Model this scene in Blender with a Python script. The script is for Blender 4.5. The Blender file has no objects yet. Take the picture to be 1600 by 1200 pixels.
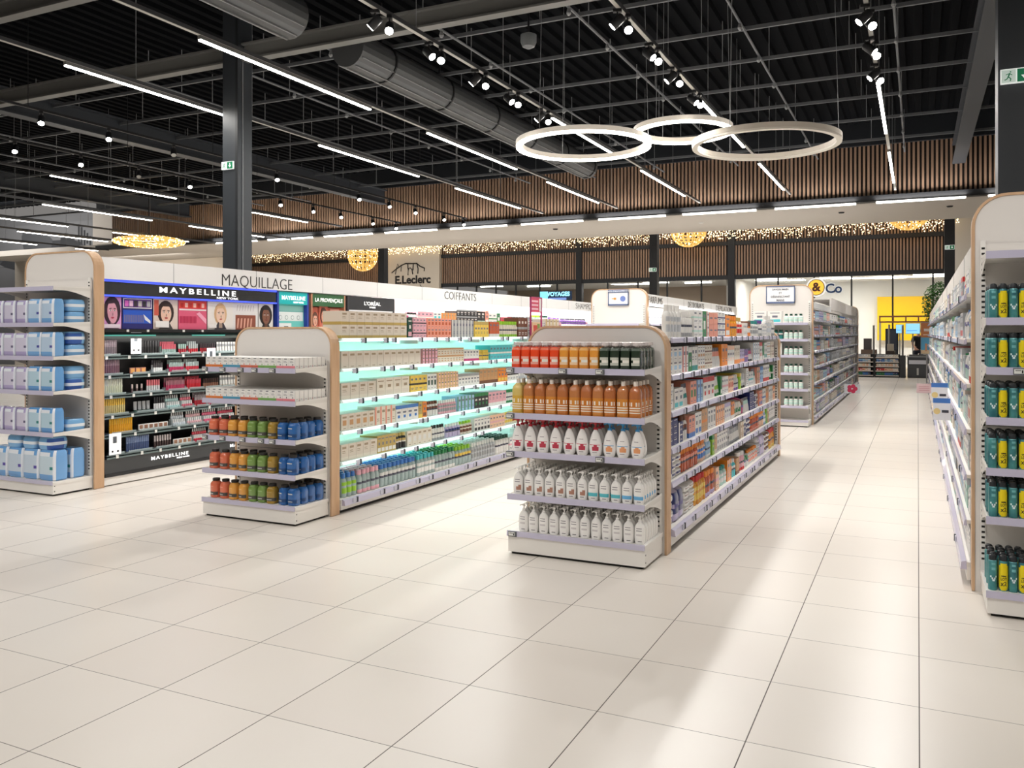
import bpy, math, random
from mathutils import Vector, Matrix
random.seed(11)
PI = math.pi
sc = bpy.context.scene
COL = sc.collection

# ------------------------------------------------------------------ camera, world, exposure
cam_d = bpy.data.cameras.new('camera')
cam_d.sensor_width = 36.0
cam_d.lens = 1299.25 / 1600 * 36.0
cam_d.shift_x = -28.3 / 1600
cam_d.shift_y = -78.85 / 1600
cam_d.clip_end = 200
cam = bpy.data.objects.new('camera', cam_d)
COL.objects.link(cam)
cam.location = (0, 0, 1.5526)
cam.rotation_euler = (PI / 2, 0, 0.4362)
sc.camera = cam

wd = bpy.data.worlds.new('world')
sc.world = wd
wd.use_nodes = True
wd.node_tree.nodes['Background'].inputs[0].default_value = (1.0, 0.95, 0.9, 1)
wd.node_tree.nodes['Background'].inputs[1].default_value = 0.2
sc.view_settings.view_transform = 'Standard'
sc.view_settings.look = 'None'
sc.view_settings.gamma = 1.0
sc.view_settings.exposure = 0.08
sc.cycles.max_bounces = 6
sc.cycles.diffuse_bounces = 3
sc.cycles.glossy_bounces = 3
sc.cycles.transmission_bounces = 4
sc.cycles.transparent_max_bounces = 8
sc.cycles.caustics_reflective = False
sc.cycles.caustics_refractive = False
sc.cycles.sample_clamp_indirect = 6.0

LP = 0.57      # one dimmer for every lamp in the store
def light(name, kind, loc, power, color=(1, 0.97, 0.93), aim=None, **kw):
    d = bpy.data.lights.new(name, kind)
    d.energy = power * LP
    d.color = color
    for k, v in kw.items():
        setattr(d, k, v)
    o = bpy.data.objects.new(name, d)
    COL.objects.link(o)
    o.location = loc
    if aim is not None:
        o.rotation_euler = (Vector(aim) - Vector(loc)).to_track_quat('-Z', 'Y').to_euler()
    return o

# rows of track lamps that carry on behind the photographer
for x in (-13.4, -10.6, -8.17, -5.65, -3.13, -0.52, 2.0):
    for y in (-3.0, 1.2, 5.2):
        light('track_run_lamp', 'AREA', (x, y, 5.28), 54, shape='RECTANGLE', size=0.08, size_y=3.5)

# ------------------------------------------------------------------ materials
def lin(c):
    return tuple((v / 255 / 12.92) if v / 255 <= 0.04045 else ((v / 255 + 0.055) / 1.055) ** 2.4 for v in c)
_m = {}
def M(c, r=0.5, metal=0.0, emit=0.0, trans=0.0, coat=0.0, alpha=1.0, ior=1.45):
    key = (tuple(c), r, metal, emit, trans, coat, alpha)
    if key in _m:
        return _m[key]
    m = bpy.data.materials.new('mat_%d' % len(_m))
    m.use_nodes = True
    b = m.node_tree.nodes['Principled BSDF']
    l = lin(c) + (1,)
    b.inputs['Base Color'].default_value = l
    b.inputs['Roughness'].default_value = r
    b.inputs['Metallic'].default_value = metal
    b.inputs['IOR'].default_value = ior
    b.inputs['Transmission Weight'].default_value = trans
    b.inputs['Coat Weight'].default_value = coat
    b.inputs['Alpha'].default_value = alpha
    if emit:
        b.inputs['Emission Color'].default_value = l
        b.inputs['Emission Strength'].default_value = emit
    m.diffuse_color = l
    _m[key] = m
    return m

def noisy(c, c2, scale, r=0.5, stretch=(1, 1, 1), metal=0.0, bump=0.0):
    key = ('n', tuple(c), tuple(c2), scale, r, stretch, metal)
    if key in _m:
        return _m[key]
    m = bpy.data.materials.new('mat_n%d' % len(_m))
    m.use_nodes = True
    nt = m.node_tree
    b = nt.nodes['Principled BSDF']
    g = nt.nodes.new('ShaderNodeNewGeometry')
    mp = nt.nodes.new('ShaderNodeMapping')
    mp.inputs['Scale'].default_value = stretch
    n = nt.nodes.new('ShaderNodeTexNoise')
    n.inputs['Scale'].default_value = scale
    n.inputs['Detail'].default_value = 4
    cr = nt.nodes.new('ShaderNodeValToRGB')
    cr.color_ramp.elements[0].position = 0.35
    cr.color_ramp.elements[1].position = 0.65
    cr.color_ramp.elements[0].color = lin(c) + (1,)
    cr.color_ramp.elements[1].color = lin(c2) + (1,)
    nt.links.new(g.outputs['Position'], mp.inputs[0])
    nt.links.new(mp.outputs[0], n.inputs['Vector'])
    nt.links.new(n.outputs[0], cr.inputs[0])
    nt.links.new(cr.outputs[0], b.inputs['Base Color'])
    b.inputs['Roughness'].default_value = r
    b.inputs['Metallic'].default_value = metal
    _m[key] = m
    return m

def floor_material():
    m = bpy.data.materials.new('porcelain_tile')
    m.use_nodes = True
    nt = m.node_tree
    b = nt.nodes['Principled BSDF']
    g = nt.nodes.new('ShaderNodeNewGeometry')
    s = nt.nodes.new('ShaderNodeSeparateXYZ')
    nt.links.new(g.outputs['Position'], s.inputs[0])
    def math_(op, a, bb=None, cc=None):
        n = nt.nodes.new('ShaderNodeMath')
        n.operation = op
        for i, v in enumerate((a, bb, cc)):
            if v is None:
                continue
            if isinstance(v, (int, float)):
                n.inputs[i].default_value = v
            else:
                nt.links.new(v, n.inputs[i])
        return n.outputs[0]
    masks, cells = [], []
    for axis, off, wid in (('X', 0.0058, 0.0024), ('Y', 3.8142, 0.0016)):
        u = math_('MULTIPLY', math_('SUBTRACT', s.outputs[axis], off), 1 / 0.6)
        cells.append(math_('FLOOR', u))
        d = math_('ABSOLUTE', math_('SUBTRACT', u, math_('ROUND', u)))
        masks.append(math_('LESS_THAN', d, wid / 0.6))
    grout = math_('MAXIMUM', masks[0], masks[1])
    cv = nt.nodes.new('ShaderNodeCombineXYZ')
    nt.links.new(cells[0], cv.inputs[0]); nt.links.new(cells[1], cv.inputs[1])
    wn = nt.nodes.new('ShaderNodeTexWhiteNoise')
    nt.links.new(cv.outputs[0], wn.inputs['Vector'])
    no = nt.nodes.new('ShaderNodeTexNoise')
    no.inputs['Scale'].default_value = 1.1
    no.inputs['Detail'].default_value = 3
    nt.links.new(g.outputs['Position'], no.inputs['Vector'])
    f = math_('ADD', math_('MULTIPLY', wn.outputs['Value'], 0.35), math_('MULTIPLY', no.outputs[0], 0.65))
    tile = nt.nodes.new('ShaderNodeMix'); tile.data_type = 'RGBA'
    tile.inputs['A'].default_value = lin((219, 210, 200)) + (1,)
    tile.inputs['B'].default_value = lin((230, 224, 215)) + (1,)
    nt.links.new(f, tile.inputs['Factor'])
    mx = nt.nodes.new('ShaderNodeMix'); mx.data_type = 'RGBA'
    nt.links.new(tile.outputs['Result'], mx.inputs['A'])
    mx.inputs['B'].default_value = lin((96, 88, 82)) + (1,)
    nt.links.new(grout, mx.inputs['Factor'])
    nt.links.new(mx.outputs['Result'], b.inputs['Base Color'])
    rr = math_('ADD', math_('MULTIPLY', grout, 0.4), 0.3)
    nt.links.new(rr, b.inputs['Roughness'])
    b.inputs['Specular IOR Level'].default_value = 0.4
    return m

WHITE = M((236, 233, 228), 0.45)
WHITE2 = M((226, 223, 217), 0.5)
PANELW = M((224, 219, 214), 0.5)
RAIL = M((196, 192, 214), 0.25, coat=0.3)
WOOD = noisy((196, 158, 122), (209, 173, 138), 6, 0.5, (3, 3, 0.4))
SLOT = M((35, 33, 32), 0.8)
DARK = M((28, 29, 32), 0.5)
COLBLK = M((58, 62, 67), 0.45)
TAGG = M((95, 97, 100), 0.5)
TAGW = M((225, 226, 222), 0.4)
GREY = M((150, 150, 152), 0.5)
STEEL = M((70, 73, 78), 0.45)

# ------------------------------------------------------------------ mesh builder
class MB:
    def __init__(s):
        s.v, s.f, s.mi, s.mats = [], [], [], []
    def slot(s, m):
        if m not in s.mats:
            s.mats.append(m)
        return s.mats.index(m)
    def face(s, pts, m):
        n = len(s.v)
        s.v += [tuple(p) for p in pts]
        s.f.append(tuple(range(n, n + len(pts))))
        s.mi.append(s.slot(m))
    def box(s, x0, x1, y0, y1, z0, z1, m, front=None):
        n = len(s.v)
        s.v += [(x, y, z) for z in (z0, z1) for y in (y0, y1) for x in (x0, x1)]
        for k, q in enumerate(((0, 2, 3, 1), (4, 5, 7, 6), (0, 1, 5, 4), (2, 6, 7, 3), (0, 4, 6, 2), (1, 3, 7, 5))):
            s.f.append(tuple(n + i for i in q))
            s.mi.append(s.slot(front if (front and k == 2) else m))
        return s
    def prism(s, prof, axis, a, b, m, mcap=None):
        """profile points extruded along axis from a to b; axis X: prof=(y,z), Y: prof=(x,z), Z: prof=(x,y)"""
        def P(p, t):
            return {'X': (t, p[0], p[1]), 'Y': (p[0], t, p[1]), 'Z': (p[0], p[1], t)}[axis]
        n = len(s.v); k = len(prof)
        s.v += [P(p, a) for p in prof] + [P(p, b) for p in prof]
        for i in range(k):
            j = (i + 1) % k
            s.f.append((n + i, n + j, n + k + j, n + k + i)); s.mi.append(s.slot(m))
        s.f.append(tuple(n + i for i in range(k))[::-1]); s.mi.append(s.slot(mcap or m))
        s.f.append(tuple(n + k + i for i in range(k))); s.mi.append(s.slot(mcap or m))
        return s
    def loft(s, secs, n=12, m=None, matfn=None, e=2.0, cap=True, at=(0, 0)):
        """secs: (z, rx, ry); superellipse exponent e; matfn(k, ang) gives the band material"""
        base = len(s.v)
        for sec in secs:
            z, rx, ry = sec[:3]
            ee = sec[3] if len(sec) > 3 else e
            for i in range(n):
                t = 2 * PI * (i + 0.5) / n
                c, q = math.cos(t), math.sin(t)
                s.v.append((at[0] + rx * math.copysign(abs(c) ** (2 / ee), c), at[1] + ry * math.copysign(abs(q) ** (2 / ee), q), z))
        for k in range(len(secs) - 1):
            for i in range(n):
                j = (i + 1) % n
                s.f.append((base + k * n + i, base + k * n + j, base + (k + 1) * n + j, base + (k + 1) * n + i))
                t = 2 * PI * (i + 1.0) / n
                s.mi.append(s.slot(matfn(k, t) if matfn else m))
        if cap:
            s.f.append(tuple(base + i for i in range(n))[::-1]); s.mi.append(s.slot(matfn(0, 0.5) if matfn else m))
            kk = (len(secs) - 1) * n
            s.f.append(tuple(base + kk + i for i in range(n))); s.mi.append(s.slot(matfn(len(secs) - 2, 0.5) if matfn else m))
        return s
    def tube(s, pts, r, m, n=6):
        pts = [Vector(p) for p in pts]
        base = len(s.v)
        for k, p in enumerate(pts):
            a = pts[min(k + 1, len(pts) - 1)] - pts[max(k - 1, 0)]
            a.normalize()
            up = Vector((0, 0, 1)) if abs(a.z) < 0.95 else Vector((1, 0, 0))
            u = a.cross(up).normalized(); w = u.cross(a)
            for i in range(n):
                t = 2 * PI * i / n
                s.v.append(tuple(p + (u * math.cos(t) + w * math.sin(t)) * r))
        for k in range(len(pts) - 1):
            for i in range(n):
                j = (i + 1) % n
                s.f.append((base + k * n + i, base + k * n + j, base + (k + 1) * n + j, base + (k + 1) * n + i)); s.mi.append(s.slot(m))
        s.f.append(tuple(base + i for i in range(n))[::-1]); s.mi.append(s.slot(m))
        kk = (len(pts) - 1) * n
        s.f.append(tuple(base + kk + i for i in range(n))); s.mi.append(s.slot(m))
        return s
    def mesh(s, name='mesh', off=(0, 0, 0), smooth=False):
        me = bpy.data.meshes.new(name)
        me.from_pydata([(x - off[0], y - off[1], z - off[2]) for x, y, z in s.v], [], s.f)
        for m in s.mats:
            me.materials.append(m)
        me.polygons.foreach_set('material_index', s.mi)
        if smooth:
            me.polygons.foreach_set('use_smooth', [True] * len(s.f))
            try:
                me.set_sharp_from_angle(angle=0.7)
            except Exception:
                pass
        me.update()
        return me
    def build(s, name, parent=None, smooth=False, kind=None):
        off = tuple(parent_origin(parent)) if parent else (0, 0, 0)
        o = bpy.data.objects.new(name, s.mesh(name, off, smooth))
        COL.objects.link(o)
        o.parent = parent
        if kind:
            o['kind'] = kind
        return o

def parent_origin(p):
    v = Vector((0, 0, 0))
    while p is not None:
        v += p.location
        p = p.parent
    return v

def tag(o, label, cat, group=None):
    o['label'] = label; o['category'] = cat
    if group:
        o['group'] = group
    return o
def thing(name, label, cat, loc=(0, 0, 0), rz=0, group=None):
    o = bpy.data.objects.new(name, None)
    COL.objects.link(o)
    o.location = loc; o.rotation_euler = (0, 0, rz)
    return tag(o, label, cat, group)
def solo(mb, name, label, cat, group=None, smooth=False, base=None):
    """a thing that is one mesh, its origin at its base"""
    if base is None:
        xs = [v[0] for v in mb.v]; ys = [v[1] for v in mb.v]; zs = [v[2] for v in mb.v]
        base = ((min(xs) + max(xs)) / 2, (min(ys) + max(ys)) / 2, min(zs))
    o = bpy.data.objects.new(name, mb.mesh(name, base, smooth))
    COL.objects.link(o)
    o.location = base
    return tag(o, label, cat, group)
def struct(mb, name):
    return mb.build(name, kind='structure')

_ord = 'zeroth first second third fourth fifth sixth seventh eighth ninth tenth eleventh twelfth thirteenth fourteenth fifteenth sixteenth seventeenth eighteenth nineteenth'.split()
_tens = {2: 'twent', 3: 'thirt', 4: 'fort', 5: 'fift', 6: 'sixt', 7: 'sevent', 8: 'eight', 9: 'ninet'}
def nth(n):
    if n < 20:
        return _ord[n]
    if n < 100:
        return _tens[n // 10] + ('ieth' if n % 10 == 0 else 'y-' + _ord[n % 10])
    return 'hundred-' + (nth(n - 100) if n > 100 else 'th') if n > 100 else 'hundredth'

def add_text(body, size, loc, parent, m, rot=(PI / 2, 0, 0), width=None, name='lettering', bold=0.0, ext=0.002, spacing=1.0):
    c = bpy.data.curves.new(name, 'FONT')
    c.body = body; c.size = size
    c.align_x = 'CENTER'; c.align_y = 'CENTER'
    c.extrude = ext; c.offset = bold; c.space_character = spacing
    c.resolution_u = 3
    f = bpy.data.objects.new(name, c)
    COL.objects.link(f)
    me = bpy.data.meshes.new_from_object(f.evaluated_get(bpy.context.evaluated_depsgraph_get()))
    bpy.data.objects.remove(f)
    if width:
        xs = [v.co.x for v in me.vertices]
        k = width / (max(xs) - min(xs))
        for v in me.vertices:
            v.co.x *= k
    me.materials.clear(); me.materials.append(m)
    o = bpy.data.objects.new(name, me)
    COL.objects.link(o)
    o.rotation_euler = rot
    o.parent = parent
    o.location = Vector(loc) - parent_origin(parent)
    return o
FX = (PI / 2, 0, PI / 2)       # lettering that faces +X

_text_mesh = {}
def text_mesh(body, size, m, width, bold=0.0, radius=None, z=0.0):
    """lettering as a mesh, wrapped on an upright cylinder of the given radius (or flat), facing -Y"""
    c = bpy.data.curves.new('t', 'FONT')
    c.body = body; c.size = size; c.align_x = 'CENTER'; c.align_y = 'CENTER'; c.offset = bold; c.resolution_u = 2
    o = bpy.data.objects.new('t', c)
    COL.objects.link(o)
    dg = bpy.context.evaluated_depsgraph_get()
    me = bpy.data.meshes.new_from_object(o.evaluated_get(dg))
    bpy.data.objects.remove(o)
    xs = [v.co.x for v in me.vertices]
    k = width / (max(xs) - min(xs))
    for v in me.vertices:
        x = v.co.x * k; y = v.co.y
        if radius:
            a = x / radius
            v.co = (radius * math.sin(a), -radius * math.cos(a), z + y)
        else:
            v.co = (x, 0, z + y)
    me.materials.clear(); me.materials.append(m)
    return me

# ------------------------------------------------------------------ the room shell
struct(MB().box(-62, 14, -8, 60, -0.1, 0, floor_material()), 'floor')
deck = MB()
DECKM = M((7, 9, 13), 0.95)
DECKM.node_tree.nodes['Principled BSDF'].inputs['Specular IOR Level'].default_value = 0.12
prof = []
x = -62.0
while x < 14:
    prof += [(x, 7.25), (x + 0.12, 7.25), (x + 0.15, 7.17), (x + 0.27, 7.17)]
    x += 0.3
deck.prism(prof + [(14, 7.4), (-62, 7.4)], 'Y', -8, 24.0, DECKM)
struct(deck, 'ceiling')

BROWN = noisy((144, 116, 96), (164, 133, 110), 3, 0.55, (2, 2, 0.3))
SLATBK = M((36, 31, 29), 0.7)
def slat_panel(name, x0, x1, y, z0, z1, pitch, back=0.06, label=None):
    mb = MB()
    mb.box(x0, x1, y + back, y + back + 0.06, z0, z1, SLATBK)
    n = int((x1 - x0) / pitch)
    for i in range(n):
        a = x0 + (i + 0.25) * pitch
        mb.box(a, a + pitch * 0.5, y, y + back, z0, z1, BROWN)
    return struct(mb, name)
# slatted bulkhead at the end of the sales floor and the pale soffit under it
slat_panel('wall_back_upper', -30.4, 3.2, 24.0, 5.22, 6.58, 0.11)
mb = MB(); mb.box(-31.2, 6, 23.9, 24.2, 6.58, 7.4, M((24, 28, 34), 0.6)); struct(mb, 'trim_1')
mb = MB(); mb.box(-31.2, 6, 23.86, 24.16, 5.06, 5.22, DARK); struct(mb, 'trim_2')
SOFF = M((214, 207, 198), 0.6)
mb = MB(); mb.box(-40, 8, 24.1, 28.5, 5.06, 5.3, SOFF); struct(mb, 'trim_3')
mb = MB(); mb.box(-40, 8, 28.3, 28.5, 5.3, 7.6, SOFF); struct(mb, 'trim_4')
mb = MB(); mb.box(-62, 14, 28.5, 60, 7.4, 7.6, M((60, 56, 52), 0.7)); struct(mb, 'ceiling_hall')
# walls
mb = MB(); mb.box(-36, -28.0, 28.6, 28.8, 0, 5.06, M((206, 192, 172), 0.6)); struct(mb, 'wall_back_beige')
mb = MB(); mb.box(-34.7, -30.4, 26.4, 26.6, 5.3, 7.3, M((188, 180, 170), 0.6)); struct(mb, 'wall_back_pier')
mb = MB(); mb.box(-62, -34.7, 26.8, 27.0, 0, 7.4, M((118, 119, 122), 0.6)); struct(mb, 'wall_back_mural')
mb = MB(); mb.box(4.6, 4.8, -8, 60, 0, 7.6, M((205, 200, 194), 0.6)); struct(mb, 'wall_right')
mb = MB(); mb.box(-62, 14, -8.2, -8, 0, 7.6, M((190, 186, 180), 0.6)); struct(mb, 'wall_front')
# shop front across the hall
YF = 40.0
segs = [(-62, -27.9), (-24.1, -16.0), (-15.7, -8.2), (-7.9, 1.1)]
for a, b in segs:
    slat_panel('wall_facade', a, b, YF, 4.34, 5.76, 0.135)
slat_panel('wall_facade_upper', -62, 1.1, YF + 0.04, 5.95, 7.3, 0.135)
mb = MB(); mb.box(-62, 1.1, YF - 0.06, YF + 0.12, 5.76, 5.95, DARK); struct(mb, 'trim_5')
mb = MB(); mb.box(-62, 1.1, YF - 0.06, YF + 0.12, 4.14, 4.34, DARK); struct(mb, 'trim_6')
mb = MB(); mb.box(1.1, 4.6, YF, YF + 0.2, 0, 7.4, M((214, 208, 198), 0.6)); struct(mb, 'wall_facade_plaster')
mb = MB(); mb.box(-27.9, -24.1, YF - 0.25, YF + 0.1, 0, 7.3, M((203, 192, 176), 0.6)); struct(mb, 'wall_facade_pier')
for x in (-16.0, -8.2):
    mb = MB(); mb.box(x, x + 0.32, YF - 0.1, YF + 0.2, 0, 7.2, DARK); struct(mb, 'column_facade')
GLASS = M((235, 240, 240), 0.02, trans=1.0, alpha=0.25, ior=1.02)
MULL = [-23.1, -21.9, -20.7, -19.5, -18.1, -17.1, -14.3, -12.7, -11.2, -9.5, -6.9, -5.9, -4.3, -2.7, -1.0, 0.6]
x0 = -24.1
k = 1
for x1 in MULL + [1.1]:
    t = MB(); t.box(x0 + 0.02, x1 - 0.02, YF + 0.03, YF + 0.04, 0, 4.14, GLASS)
    o = struct(t, 'window_%d' % k)
    f = MB(); f.box(x1 - 0.035, x1 + 0.035, YF, YF + 0.08, 0, 4.14, DARK)
    f.build('window_mullion', o)
    k += 1; x0 = x1
# inside the shops
mb = MB(); mb.box(-8.3, 4.5, 47, 47.2, 0, 4.3, M((232, 232, 228), 0.6)); struct(mb, 'wall_shop')
mb = MB(); mb.box(-24, -8.3, 48, 48.2, 0, 4.3, M((176, 160, 144), 0.6)); struct(mb, 'wall_shop_brown')
mb = MB(); mb.box(-8.35, -8.2, 40.3, 47, 0, 4.3, M((230, 228, 222), 0.6)); struct(mb, 'wall_shop_side')
mb = MB(); mb.box(-24, 4.5, 40.3, 48, 4.3, 4.4, M((215, 215, 212), 0.7)); struct(mb, 'ceiling_shop')
mb = MB(); mb.box(-1.9, 0.6, 46.6, 46.9, 1.2, 3.45, M((245, 196, 24), 0.5)); struct(mb, 'wall_shop_yellow')
for x in (-14, -6.3, -2.7, 0.0):
    light('shop_lamp', 'AREA', (x, 43.5, 4.25), 240, shape='RECTANGLE', size=2.4, size_y=1.0)
light('hall_fill', 'AREA', (-38, 22.5, 6.9), 420, aim=(-38, 26.8, 4.5), shape='RECTANGLE', size=8, size_y=0.6)  # added light to brighten the mural wall, no fixture there
light('hall_fill', 'AREA', (-32, 26.3, 4.9), 130, aim=(-32, 28.6, 3.0), shape='RECTANGLE', size=6, size_y=0.5)  # added light to brighten the beige wall, no fixture there
light('hall_fill', 'AREA', (-8, 34.5, 7.3), 1400, shape='RECTANGLE', size=18, size_y=2)
light('hall_fill', 'AREA', (-26, 34.5, 7.3), 1000, shape='RECTANGLE', size=14, size_y=2)

# ------------------------------------------------------------------ columns, beams, ducts, sprinkler pipes
def icolumn(name, x, y, w, d, ztop=7.3):
    t = MB()
    t.box(x, x + w, y, y + 0.025, 0, ztop, COLBLK)
    t.box(x, x + w, y + d - 0.025, y + d, 0, ztop, COLBLK)
    t.box(x + w / 2 - 0.01, x + w / 2 + 0.01, y + 0.025, y + d - 0.025, 0, ztop, COLBLK)
    return t
c1 = struct(MB().box(-10.3, -9.98, 10.2, 10.52, 0, 7.2, COLBLK), 'column_steel')
c2 = struct(MB().box(0.78, 1.14, 10.2, 10.56, 0, 7.2, COLBLK), 'column_steel')
MB().box(-9.975, -9.965, 10.30, 10.31, 2.3, 6.0, M((150, 152, 155), 0.4)).box(-10.02, -9.97, 10.19, 10.2, 0, 7, M((40, 42, 46), 0.5)).build('column_conduit', c1)
for x in (-21.2, -9.05, 0.78):
    struct(MB().box(x, x + 0.3, 29.9, 30.2, 0, 7.4, M((40, 42, 46), 0.5)), 'column_hall')

def ibeam(t, axis, a, b, c, z0, z1, w, m):
    """I section along an axis, centred on c"""
    h = w / 2
    for (u0, u1, v0, v1) in ((c - h, c + h, z0, z0 + 0.03), (c - h, c + h, z1 - 0.03, z1), (c - 0.012, c + 0.012, z0 + 0.03, z1 - 0.03)):
        if axis == 'X':
            t.box(a, b, u0, u1, v0, v1, m)
        else:
            t.box(u0, u1, a, b, v0, v1, m)
BEAM = M((120, 120, 118), 0.5)
BEAMD = M((62, 66, 72), 0.5)
for y, z0 in ((8.3, 6.45), (10.36, 6.0), (5.6, 6.5)):
    t = MB(); ibeam(t, 'X', -40, 4.5, y, z0, z0 + 0.28, 0.17, BEAM); o = struct(t, 'beam_cross')
for x, z in ((-16.7, 6.0), (0.95, 5.9), (-25.9, 6.1)):
    t = MB(); ibeam(t, 'Y', -8, 23.9, x, z, z + 0.5, 0.3, BEAMD); struct(t, 'beam_long')
PIPE = M((150, 153, 156), 0.45)
for i, y in enumerate((11.75, 13.4, 15.0, 16.65, 18.3, 20.2, 22.4)):
    t = MB(); t.box(-34, 4.5, y - 0.02, y + 0.02, 6.36, 6.42, M((104, 107, 111), 0.5))
    for j in range(18):
        x = -33 + j * 2.13
        t.box(x - 0.006, x + 0.006, y - 0.006, y + 0.006, 6.42, 7.165, PIPE)
    solo(t, 'ceiling_rail', 'thin grey cross rail under the black ceiling, %s from the near girder' % nth(i + 1), 'ceiling rail', 'cross rails under the ceiling')
for i, x in enumerate((-0.31, -2.46, -4.6, -6.75, -8.9, -11.1, -13.2, -17.6, -19.8, -22.0)):
    t = MB(); t.tube([(x, 10.55, 6.30), (x, 23.8, 6.30)], 0.022, M((110, 113, 117), 0.5), 6)
    for j in range(8):
        t.loft([(6.18, 0.02, 0.02), (6.21, 0.04, 0.04), (6.28, 0.02, 0.02)], 6, PIPE, at=(x, 11.2 + j * 1.65))
    for j in range(4):
        y = 12 + j * 3.6
        t.box(x - 0.006, x + 0.006, y - 0.006, y + 0.006, 6.3, 7.165, PIPE)
    solo(t, 'sprinkler_pipe', 'thin sprinkler pipe running down the store, %s from the rear wall side column' % nth(i + 1), 'pipe', 'sprinkler pipes under the ceiling')

def duct(x, y0, y1, z, r, label):
    d = thing('air_duct', label, 'duct', (x, y0, z - r))
    DM = M((98, 100, 102), 0.42, metal=0.4)
    b = MB(); n = 22
    for (a, c) in ((y0, y1),):
        ring = [(x + r * math.cos(2 * PI * i / n), z + r * math.sin(2 * PI * i / n)) for i in range(n)]
        b.prism(ring, 'Y', a, c, DM)
    for i in range(n // 2, n):
        if i % 2 == 0:
            a = 2 * PI * i / n
            b.box(x + r * math.cos(a) - 0.012, x + r * math.cos(a) + 0.012, y0 + 0.05, y1 - 0.05, z + (r + 0.012) * math.sin(a) - 0.01, z + (r + 0.012) * math.sin(a) + 0.01, M((150, 152, 154), 0.4, metal=0.4))
    b.build('duct_shell', d, smooth=False)
    y = y0 + 0.9
    while y < y1:
        s = MB()
        ring = [(x + (r + 0.02) * math.cos(2 * PI * i / n), z + (r + 0.02) * math.sin(2 * PI * i / n)) for i in range(n)]
        s.prism(ring, 'Y', y, y + 0.04, DARK)
        s.box(x - 0.01, x + 0.01, y, y + 0.04, z + r, 7.165, DARK)
        s.build('hanger', d)
        y += 1.9
duct(-8.25, 10.8, 21.4, 6.12, 0.31, 'long round grey ventilation duct hanging beyond the cross girder')
duct(-8.25, 5.0, 9.5, 6.14, 0.31, 'short round grey ventilation duct ending in front of the cross girder')

# ------------------------------------------------------------------ lamps
LED = M((255, 250, 240), 0.5, emit=26.0)
LEDOFF = M((225, 225, 222), 0.4)
TRACKM = M((70, 71, 74), 0.4)
TRACKL = M((205, 204, 200), 0.4)
TZ = 5.30
tracks = [(-10.62, 1.0, 23.7, [(7.65, 10.95), (13.0, 16.6), (18.3, 22.1)]),
          (-8.17, 1.0, 23.7, [(7.7, 11.3), (13.05, 16.8), (18.5, 22.1)]),
          (-5.67, 1.0, 23.7, [(13.05, 16.5), (18.1, 22.0)]),
          (-3.12, 1.0, 23.3, [(13.05, 16.7), (18.45, 22.1)]),
          (-0.53, 1.0, 23.7, [(13.0, 16.65), (18.4, 22.2)]),
          (-18.35, 9.0, 23.7, [(12.85, 16.5), (19.3, 21.9)]),
          (-20.8, 11.0, 23.9, [(14.35, 17.8), (19.2, 22.5)]),
          (-24.4, 13.0, 23.8, [(14.0, 17.7), (19.3, 22.5)]),
          (-27.05, 14.7, 23.9, [(17.8, 21.2)]),
          (-30.45, 16.6, 23.9, [(17.9, 20.8), (22.4, 23.4)])]
for ti, (x, y0, y1, segs_) in enumerate(tracks):
    TZ = 5.30 if ti < 6 else 5.0
    t = MB()
    lit_rest = M((190, 188, 182), 0.4) if ti < 5 else TRACKM
    t.box(x - 0.03, x + 0.03, y0, y1, TZ, TZ + 0.05, TRACKM)
    t.box(x - 0.025, x + 0.025, y0, y1, TZ - 0.004, TZ, lit_rest)
    y = y0 + 0.6
    while y < y1:
        if not (x == -8.17 and 3.4 < y < 22):
            t.box(x - 0.003, x + 0.003, y - 0.003, y + 0.003, TZ + 0.05, 7.165, PIPE)
        y += 2.4
    nm = ['fifth', 'fourth', 'third', 'second', 'first'][ti] if ti < 5 else ['sixth', 'seventh', 'eighth', 'ninth', 'tenth'][ti - 5]
    solo(t, 'lighting_track', 'slim ceiling lighting track running down the store, %s counted from the big black beam' % nm, 'lighting track', 'lighting tracks under the ceiling', base=(x, y0, TZ))
    for si, (a, b) in enumerate(segs_):
        l = MB()
        l.box(x - 0.026, x + 0.026, a, b, TZ - 0.055, TZ - 0.006, M((120, 120, 118), 0.4))
        o = solo(l, 'linear_light', 'bright white linear light, %s in line on the %s track from the big black beam' % (nth(si + 1), nm), 'light', 'linear lights on the tracks')
        d = MB(); d.box(x - 0.023, x + 0.023, a + 0.01, b - 0.01, TZ - 0.072, TZ - 0.055, LED)
        d.build('diffuser', o)
        light('linear_light_glow', 'AREA', (x, (a + b) / 2, TZ - 0.09), 105, shape='RECTANGLE', size=0.06, size_y=b - a)

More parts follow.
